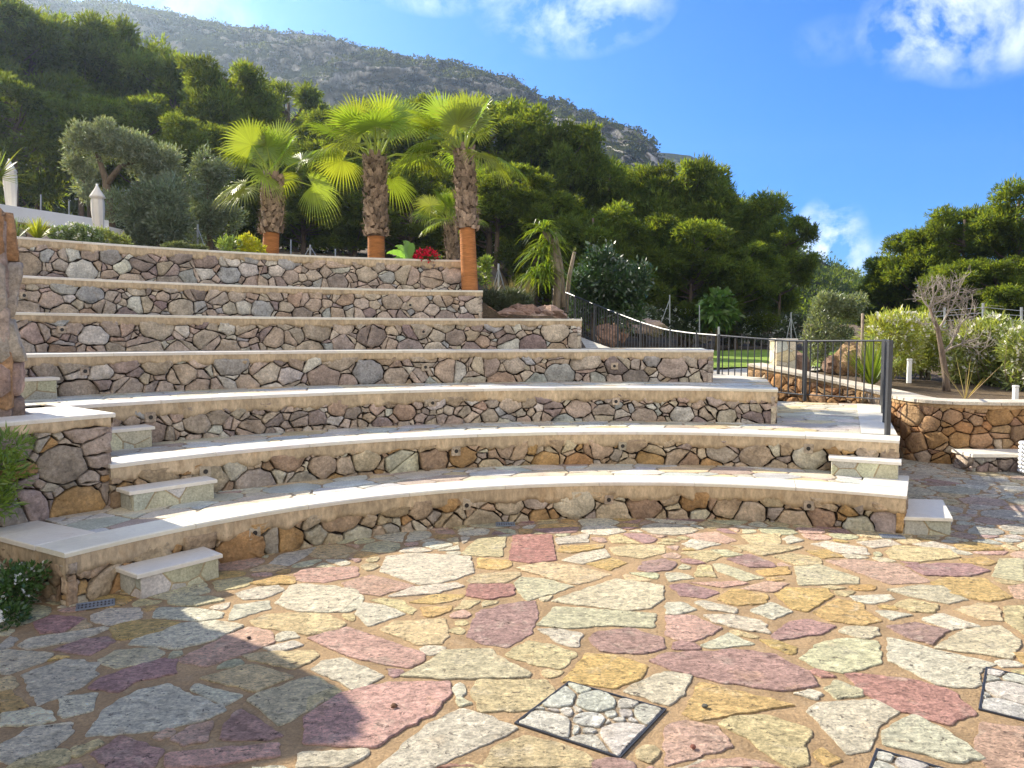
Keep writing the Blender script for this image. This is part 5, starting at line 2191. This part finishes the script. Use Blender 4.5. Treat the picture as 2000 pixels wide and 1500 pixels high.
def dead_tree():
    rng = np.random.default_rng(691)
    Y = 11.3
    b = gbase(1852, Y)
    root = thing('dead_tree', 'bare dead tree with pale twiggy top standing in the flower bed', 'tree', b)
    mb = MB()
    trunk = [b, tuple(at(1848, 740, Y)), tuple(at(1840, 690, Y)), tuple(at(1832, 645, Y)), tuple(at(1815, 600, Y))]
    V, Fc = tube(trunk, [.062, .05, .042, .034, .018], 8)
    mb.add(V, Fc, (.20, .15, .11))
    br = MB()
    def grow(p, d, l, r, n):
        pts = [p]
        q = np.array(p)
        dd = np.array(d)
        for i in range(4):
            dd = dd + rng.normal(0, .16, 3) + np.array((0, 0, .04))
            dd = dd / np.linalg.norm(dd)
            q = q + dd * l / 4
            pts.append(tuple(q))
        V, Fc = tube(pts, np.linspace(r, r * .5, 5), 5, False)
        br.add(V, Fc, (.36, .31, .26))
        if n > 0:
            for i in range(rng.integers(4, 6)):
                k = rng.integers(1, 5)
                a = rng.normal(0, .75, 3)
                a[1] *= .7
                e = dd + a + np.array((0, 0, .15))
                grow(pts[k], e / np.linalg.norm(e), l * rng.uniform(.5, .75), r * .55, n - 1)
    for s, d, l in ((trunk[2], (.55, -.1, .8), .62), (trunk[3], (.6, 0, .7), .55), (trunk[3], (-.5, .1, .8), .30), (trunk[4], (.5, -.1, .8), .30), (trunk[4], (-.6, 0, .5), .24), (trunk[4], (.85, .2, .45), .46), (trunk[2], (.75, .2, .45), .6)):
        grow(s, np.array(d) / np.linalg.norm(d), l, .018, 3)
    mb.build('trunk', M_BARK, root, True)
    br.build('twigs', M_BARK, root, True)


dead_tree()

# foreground left plants
p = at(15, 960, 4.9)
shrub('green_bush', 'fresh green willowy bush at the left edge in front of the stone pier', 'plant', (p.x - .3, 4.9, .1),
      [B(8, 870, 4.9, 42, .14, 26), B(-10, 920, 4.9, 50, .15, 36), B(-30, 980, 4.9, 50, .15, 40)], 1500, .075, .014, (.17, .26, .04), None, 721, upw=.5)
p = gp(30, 1215)
shrub('white_flower_bush', 'dark bush with small white flowers at the foot of the lowest tier', 'plant', (p.x - .1, p.y, 0),
      [B(20, 1150, 4.35, 45, .16, 44), B(50, 1130, 4.4, 34, .14, 28), B(-20, 1180, 4.3, 60, .2, 50), B(25, 1205, 4.15, 26, .1, 22)], 2200, .036, .02, (.055, .11, .025), None, 722,
      flowers=(26, (.78, .78, .74), .022))

# yucca at the left edge of the terrace
p = at(-8, 350, 15)
tuft('yucca_plant', 'spiky yucca at the left edge beside the left parasol', 'plant', tuple(p), 60, .85, .05, (.17, .22, .06), 731, 1.0, .15, M_FAN)

# ------------------------------------------------------------------ upper left terrace: parapet, parasols
def parapet():
    rng = np.random.default_rng(741)
    a, b = at(-120, 382, 15.0), at(206, 433, 18.2)
    root = thing('terrace_parapet', 'long white parapet on a stone base at the upper left', 'wall', tuple((a + b) / 2))
    d = (b - a)
    d.z = 0
    L = d.length
    d = d / L
    n = Vector((d.y, -d.x, 0))
    z = a.z
    mb = MB()
    q = [a + n * .12, b + n * .12, b - n * .12, a - n * .12]
    V, Fc = prism([(p_.x, p_.y) for p_ in q], z - .33, z, .01)
    mb.add(V, Fc)
    c, e = at(200, 443, 18.1), at(232, 449, 18.7)
    q = [c + n * .2, e + n * .2, e - n * .2, c - n * .2]
    V, Fc = prism([(p_.x, p_.y) for p_ in q], c.z - .14, c.z, .008)
    mb.add(V, Fc)
    mb.build('white_band', M_WHITE, root)
    mb = MB()
    f = planemap((a.x + n.x * .08, a.y + n.y * .08), (d.x, d.y), z - 1.6, (n.x, n.y))
    stone_wall(mb, L + .4, 1.15, f, PAL_UP, rng, [(.16, 120), (.1, 200), (.05, 300)])
    mb.build('stone_base', M_WALL, root, True)


parapet()


def parasol(px, ytop, ybot, Y, wpx, flare, label, seed):
    rng = np.random.default_rng(seed)
    t, b_ = at(px, ytop, Y), at(px, ybot, Y)
    w = wpx / F * Y / 2
    h = t.z - b_.z
    root = thing('closed_parasol', label, 'parasol', (b_.x, Y, b_.z), 'closed parasols on the upper terrace')
    mb = MB()
    prof = [(0.0, .62), (.04, .72), (.25, .85), (.5, .95), (.7, .92), (.74, .85), (.76, 1.0 * flare), (.80, .95 * flare), (.93, .42), (.985, .2), (1.0, .03)]
    m = 24
    V, Fc = [], []
    for tt, rr in prof:
        for i in range(m):
            a = 2 * math.pi * i / m
            fold = 1 + .16 * math.cos(8 * a + tt * 3) * (.3 + .7 * (tt < .8))
            V.append((b_.x + w * rr * fold * math.cos(a), Y + w * rr * fold * math.sin(a), b_.z + h * tt))
    for j in range(len(prof) - 1):
        for i in range(m):
            i2 = (i + 1) % m
            Fc.append((j * m + i, j * m + i2, (j + 1) * m + i2, (j + 1) * m + i))
    Fc.append(tuple(range(m - 1, -1, -1)))
    mb.add(V, Fc)
    mb.build('canopy', M_CANVAS, root, True)
    mb = MB()
    V, Fc = tube([(b_.x, Y, b_.z - 1.1), (b_.x, Y, t.z + .03)], .022, 8)
    mb.add(V, Fc)
    mb.build('pole', M_WHITE, root, True)


parasol(22, 313, 406, 16.6, 22, 1.0, 'closed cream parasol standing behind the parapet at the far left', 751)
parasol(193, 362, 462, 16.2, 22, 1.15, 'closed white parasol with capped top in front of the parapet end', 752)

# ------------------------------------------------------------------ fence posts, bollards, gate pillar, stake
def fpost(px, ytop, ybot, Y, brace, label, grp='galvanised fence posts at the edge of the wood'):
    t, b_ = at(px, ytop, Y), at(px, ybot, Y)
    root = thing('fence_post', label, 'fence post', tuple(b_), grp)
    mb = MB()
    V, Fc = tube([tuple(b_), tuple(t)], .024, 6)
    mb.add(V, Fc)
    mb.build('post', M_GALV, root)
    for s in brace:
        mb = MB()
        V, Fc = tube([(b_.x + s * .02 * Y, Y, b_.z), tuple(b_.lerp(t, .85))], .014, 5)
        mb.add(V, Fc)
        mb.build('brace', M_GALV, root)


fpost(386, 438, 484, 19, (-.5, .5), 'fence post with two braces between the olive trees')
fpost(606, 478, 500, 22, (-.4, .4), 'short braced fence post between leftmost and middle palm')
fpost(568, 468, 500, 24, (), 'thin plain fence post just right of the leftmost palm')
fpost(655, 486, 502, 24, (), 'thin plain fence post left of the middle palm')
fpost(974, 515, 580, 18, (-.55, .55), 'tall braced fence post between tall palm and yucca')
fpost(1308, 576, 632, 26, (-.6,), 'braced fence post above the white flowered hedge')
fpost(1366, 596, 650, 26, (), 'plain fence post left of the banana like tree')
fpost(1404, 638, 688, 16, (), 'short near fence post just behind the level railing')
fpost(1545, 610, 668, 25, (-.35, .45), 'braced fence post left of the small olive tree')
fpost(80, 380, 470, 21, (), 'thin post left of the long parapet middle')
fpost(135, 392, 470, 21, (), 'thin post behind the middle of the long parapet')


def wire_fence():
    root = thing('wire_fence', 'wire fence with steel posts running behind the oleanders on the right', 'fence', tuple(at(1880, 650, 17)))
    pts = [(1730, 612, 660, 18.5), (1773, 608, 660, 18), (1845, 600, 660, 17.3), (1920, 592, 660, 16.6), (1995, 600, 660, 16), (2080, 598, 660, 15.3)]
    for px, yt, yb, Y in pts:
        mb = MB()
        V, Fc = tube([tuple(at(px, yb, Y)), tuple(at(px, yt, Y))], .03, 6)
        mb.add(V, Fc)
        mb.build('post', M_GALV, root)
    mb = MB()
    for k in range(6):
        V, Fc = tube([tuple(at(px, yt + (yb - yt) * (.12 + .16 * k), Y)) for px, yt, yb, Y in pts], .006, 4)
        mb.add(V, Fc)
    mb.build('wires', M_GALV, root)


wire_fence()


def bollard(px, ytop, ybot, Y, label):
    t, b_ = at(px, ytop, Y), at(px, ybot, Y)
    root = thing('bollard_light', label, 'garden light', tuple(b_), 'white garden lights in the flower bed')
    h = t.z - b_.z
    mb = MB()
    V, Fc = boxvf((b_.x, Y, b_.z + h * .45), (.055, .055, h * .9), 0, .004)
    mb.add(V, Fc)
    mb.build('body', M_WHITE, root)
    mb = MB()
    V, Fc = boxvf((b_.x, Y, b_.z + h * .95), (.062, .062, h * .08), 0, .004)
    mb.add(V, Fc)
    mb.build('cap', M_WHITE, root)


bollard(1775, 700, 748, 12.0, 'white garden light beside the dead tree, left of its trunk')
bollard(1982, 752, 800, 10.2, 'white garden light at the bed edge near the right border')


def gate_pillar():
    rng = np.random.default_rng(771)
    Y = 12.9
    c = at(1528, 730, Y)
    zt = at(1528, 661, Y).z
    w = .34
    root = thing('gate_pillar', 'square stone clad pillar behind the railing beside the lawn', 'pillar', (c.x, Y, c.z - .1))
    mb = MB()
    q = [(c.x - w / 2, Y - w / 2), (c.x + w / 2, Y - w / 2), (c.x + w / 2, Y + w / 2), (c.x - w / 2, Y + w / 2)]
    for i in range(4):
        clad_face(mb, q[i], q[(i + 1) % 4], c.z - .1, zt - .04, rng, [((.56, .52, .42), 3), ((.58, .50, .33), 2), ((.52, .52, .46), 2)])
    mb.build('clad_body', M_TREAD, root)
    mb = MB()
    poly_slab(mb, [(c.x - w / 2 - .02, Y - w / 2 - .02), (c.x + w / 2 + .02, Y - w / 2 - .02), (c.x + w / 2 + .02, Y + w / 2 + .02), (c.x - w / 2 - .02, Y + w / 2 + .02)], zt, rng, .04)
    mb.build('top_slab', M_SLAB, root)


gate_pillar()
t, b_ = at(1685, 612, 12.4), at(1685, 765, 12.4)
mb = MB()
V, Fc = tube([tuple(b_), tuple(at(1684, 690, 12.4)), tuple(t)], [.03, .028, .024], 7)
mb.add(V, Fc, (.2, .15, .1))
o = mb.build('wooden_stake', M_WOOD, None, True)
tag(o, 'upright brown wooden stake beside the small olive tree', 'stake')

for i, (px, py, r, col, lab) in enumerate([(770, 1381, .016, (.22, .12, .07), 'small brown pebble on the big pink flagstone'), (1377, 1381, .014, (.12, .12, .10), 'small dark pebble on the ochre triangular flagstone'),
                                           (1354, 1461, .013, (.25, .10, .07), 'reddish pebble on the pale pink flagstone near the bottom edge'), (486, 1247, .012, (.10, .07, .06), 'tiny dark pebble on the long pink flagstone by the shadow edge')]):
    g = gp(px, py, .008)
    mb = MB()
    lump(mb, (0, 0, 0), (r, r * .8, r * .6), None, col, i + 3, 10, 6, .5)
    o = mb.build('pebble', M_ROCK, None, True)
    o.location = (g.x, g.y, .008 + r * .4)
    tag(o, lab, 'pebble', 'pebbles lying on the paving')

# ------------------------------------------------------------------ mountain and hill
RIDGE = [(-900, -330), (-600, -250), (-350, -180), (-150, -110), (0, -62), (60, -38), (100, -12), (160, 0), (230, 8), (330, 27), (440, 47), (560, 66), (650, 76), (800, 110), (880, 126), (960, 146), (1000, 156), (1050, 181), (1130, 215),
         (1200, 240), (1255, 262), (1280, 285), (1292, 318), (1320, 360), (1370, 420), (1450, 480), (1560, 560), (1700, 640)]


def mountain():
    rx = np.array([r[0] for r in RIDGE], float)
    ry = np.array([r[1] for r in RIDGE], float)
    cols = np.concatenate([np.arange(-900, -60, 20.0), np.arange(-60, 1690, 5.5)])
    vs = np.concatenate([np.linspace(0, 1, 120), 1 + np.linspace(.03, .6, 8)])
    V = []
    for px in cols:
        py = float(np.interp(px, rx, ry))
        D = 430 - 90 * sstep(300, 1300, px)
        d = ray(px, py)
        hl = math.hypot(d.x, d.y)
        ux, uy = d.x / hl, d.y / hl
        for v in vs:
            vv = min(v, 1)
            Dv = 130 + (D - 130) * vv
            zr = EYE + d.z / hl * D
            prof = .20 * vv + .80 * sstep(.12, 1.08, vv) / sstep(.12, 1.08, 1.0)
            z = 2 + (zr - 2) * prof
            if v > 1:
                Dv = D + (v - 1) * 250
                z = zr - (v - 1) * 110
            P = Vector((ux * Dv, uy * Dv, z))
            k = sstep(0, .25, vv) * (1 - .85 * sstep(.93, 1.0, vv))
            f = mnoise.fractal(Vector((P.x * .012, P.y * .012, P.z * .02)), .9, 2.0, 6)
            g = mnoise.fractal(Vector((P.x * .05, P.y * .05, P.z * .03 + 9)), .9, 2.1, 5)
            h = mnoise.fractal(Vector((P.x * .16, P.y * .16, P.z * .11 + 4)), .8, 2.1, 4)
            w = mnoise.fractal(Vector((P.x * .03, P.y * .03, P.z * .008 - 7)), .8, 2.1, 4)
            Dn = (f * 34 + g * 13 + abs(w) * 22 + h * 4.5) * k
            zz = z + (f * 11 + g * 5 + h * 2) * k + (g * 2.6 + h * 1.2) * sstep(.9, 1, vv)
            V.append((ux * (Dv + Dn), uy * (Dv + Dn), zz))
    m = len(vs)
    nc = len(cols)
    i, j = np.meshgrid(np.arange(nc - 1), np.arange(m - 1), indexing='ij')
    a = (i * m + j).ravel()
    mb = MB()
    mb.add(V, np.stack([a, a + m, a + m + 1, a + 1], 1))
    struct(mb.build('mountain', M_MOUNT, None, True))
    # scrub clinging to slope and ridge
    rng = np.random.default_rng(801)
    V = np.array(V).reshape(nc, m, 3)
    mb = MB()
    n = 4200
    ci = rng.integers(30, nc - 1, n)
    vi = np.where(rng.random(n) < .30, rng.integers(106, 121, n), rng.integers(30, 120, n))
    for a_, b2 in zip(ci, vi):
        c = V[a_, b2] + np.array((rng.uniform(-1.5, 1.5), 0, .3))
        s = rng.uniform(.8, 2.3)
        P, d = blob_points(rng, 14, c, np.array((s, s, s * .6)), .3)
        leaf_quads(mb, P, d + np.array((0, 0, .15)), s * .62, s * .5, tint(rng, 14, (.024, .032, .013), .3), rng)
    o = struct(mb.build('mountain_scrub', M_PINE), 'stuff')
    tag(o, 'dark green scrub dotted over the rocky mountain side', 'scrub')


mountain()


def ridge_sheet(name, prof, D, depth, mat, seed, amp):
    rx = np.array([p[0] for p in prof], float)
    ry = np.array([p[1] for p in prof], float)
    cols = np.arange(rx[0], rx[-1] + 1, 6.0)
    vs = np.concatenate([np.linspace(0, 1, 26), 1 + np.linspace(.1, 1, 5)])
    V = []
    for px in cols:
        d = ray(px, float(np.interp(px, rx, ry)))
        hl = math.hypot(d.x, d.y)
        ux, uy = d.x / hl, d.y / hl
        zr = EYE + d.z / hl * D
        for v in vs:
            vv = min(1, v)
            Dv = D - depth * (1 - vv) if v <= 1 else D + (v - 1) * depth
            z = 1 + (zr - 1) * (vv ** .9) if v <= 1 else zr - (v - 1) * zr * .6
            P = Vector((ux * Dv, uy * Dv, z))
            g = mnoise.fractal(P * (9.0 / D) + Vector((seed, 0, 0)), .9, 2.1, 6)
            V.append((P.x, P.y, z + g * amp * (.25 + .75 * (1 - sstep(.85, 1, vv)))))
    m, nc = len(vs), len(cols)
    i, j = np.meshgrid(np.arange(nc - 1), np.arange(m - 1), indexing='ij')
    a = (i * m + j).ravel()
    mb = MB()
    mb.add(V, np.stack([a, a + m, a + m + 1, a + 1], 1))
    struct(mb.build(name, mat, None, True))
    return np.array(V).reshape(nc, m, 3)


ridge_sheet('far_ridge', [(1180, 340), (1280, 298), (1350, 304), (1375, 325), (1395, 345), (1412, 357), (1480, 420), (1600, 520), (1750, 600), (1850, 640)], 620, 260, M_MOUNT, 3, 10)
HV = ridge_sheet('hill', [(1250, 380), (1400, 420), (1500, 455), (1560, 488), (1600, 512), (1650, 540), (1690, 556), (1720, 572), (1800, 600), (1900, 622), (2100, 640)], 190, 110, M_MOUNT, 5, 3)


def hill_wood():
    rng = np.random.default_rng(811)
    mb = MB()
    nc, m, _ = HV.shape
    for i in range(1500):
        c = HV[rng.integers(0, nc), int(26 * rng.random() ** .8)] + np.array((rng.uniform(-1, 1), 0, rng.uniform(-.2, .6)))
        s = rng.uniform(.8, 2.0)
        P, d = blob_points(rng, 60, c, np.array((s, s, s * .7)), .35)
        leaf_quads(mb, P, d + rng.normal(0, .4, (60, 3)) + np.array((0, 0, .5)), s * .38, s * .16, tint(rng, 60, np.array((.06, .09, .022)) * rng.uniform(.6, 1.2), .3), rng)
    o = struct(mb.build('hill_wood', M_PINE), 'stuff')
    tag(o, 'far green wood covering the low hill right of the dark pines', 'wood')


hill_wood()

# ------------------------------------------------------------------ haze
HAZE = 0.0003


def haze():
    m = bpy.data.materials.new('haze_air')
    m.use_nodes = True
    t = m.node_tree
    t.nodes.clear()
    out = N(t, 'ShaderNodeOutputMaterial')
    v = N(t, 'ShaderNodeVolumePrincipled')
    v.inputs['Color'].default_value = (.62, .79, 1.0, 1)
    v.inputs['Density'].default_value = HAZE
    v.inputs['Anisotropy'].default_value = .65
    t.links.new(v.outputs[0], out.inputs['Volume'])
    mb = MB()
    V, Fc = boxvf((0, 450, 165), (2200, 1700, 338))
    mb.add(V, Fc)
    o = mb.build('haze', m)
    struct(o, 'stuff')


if HAZE > 0:
    haze()
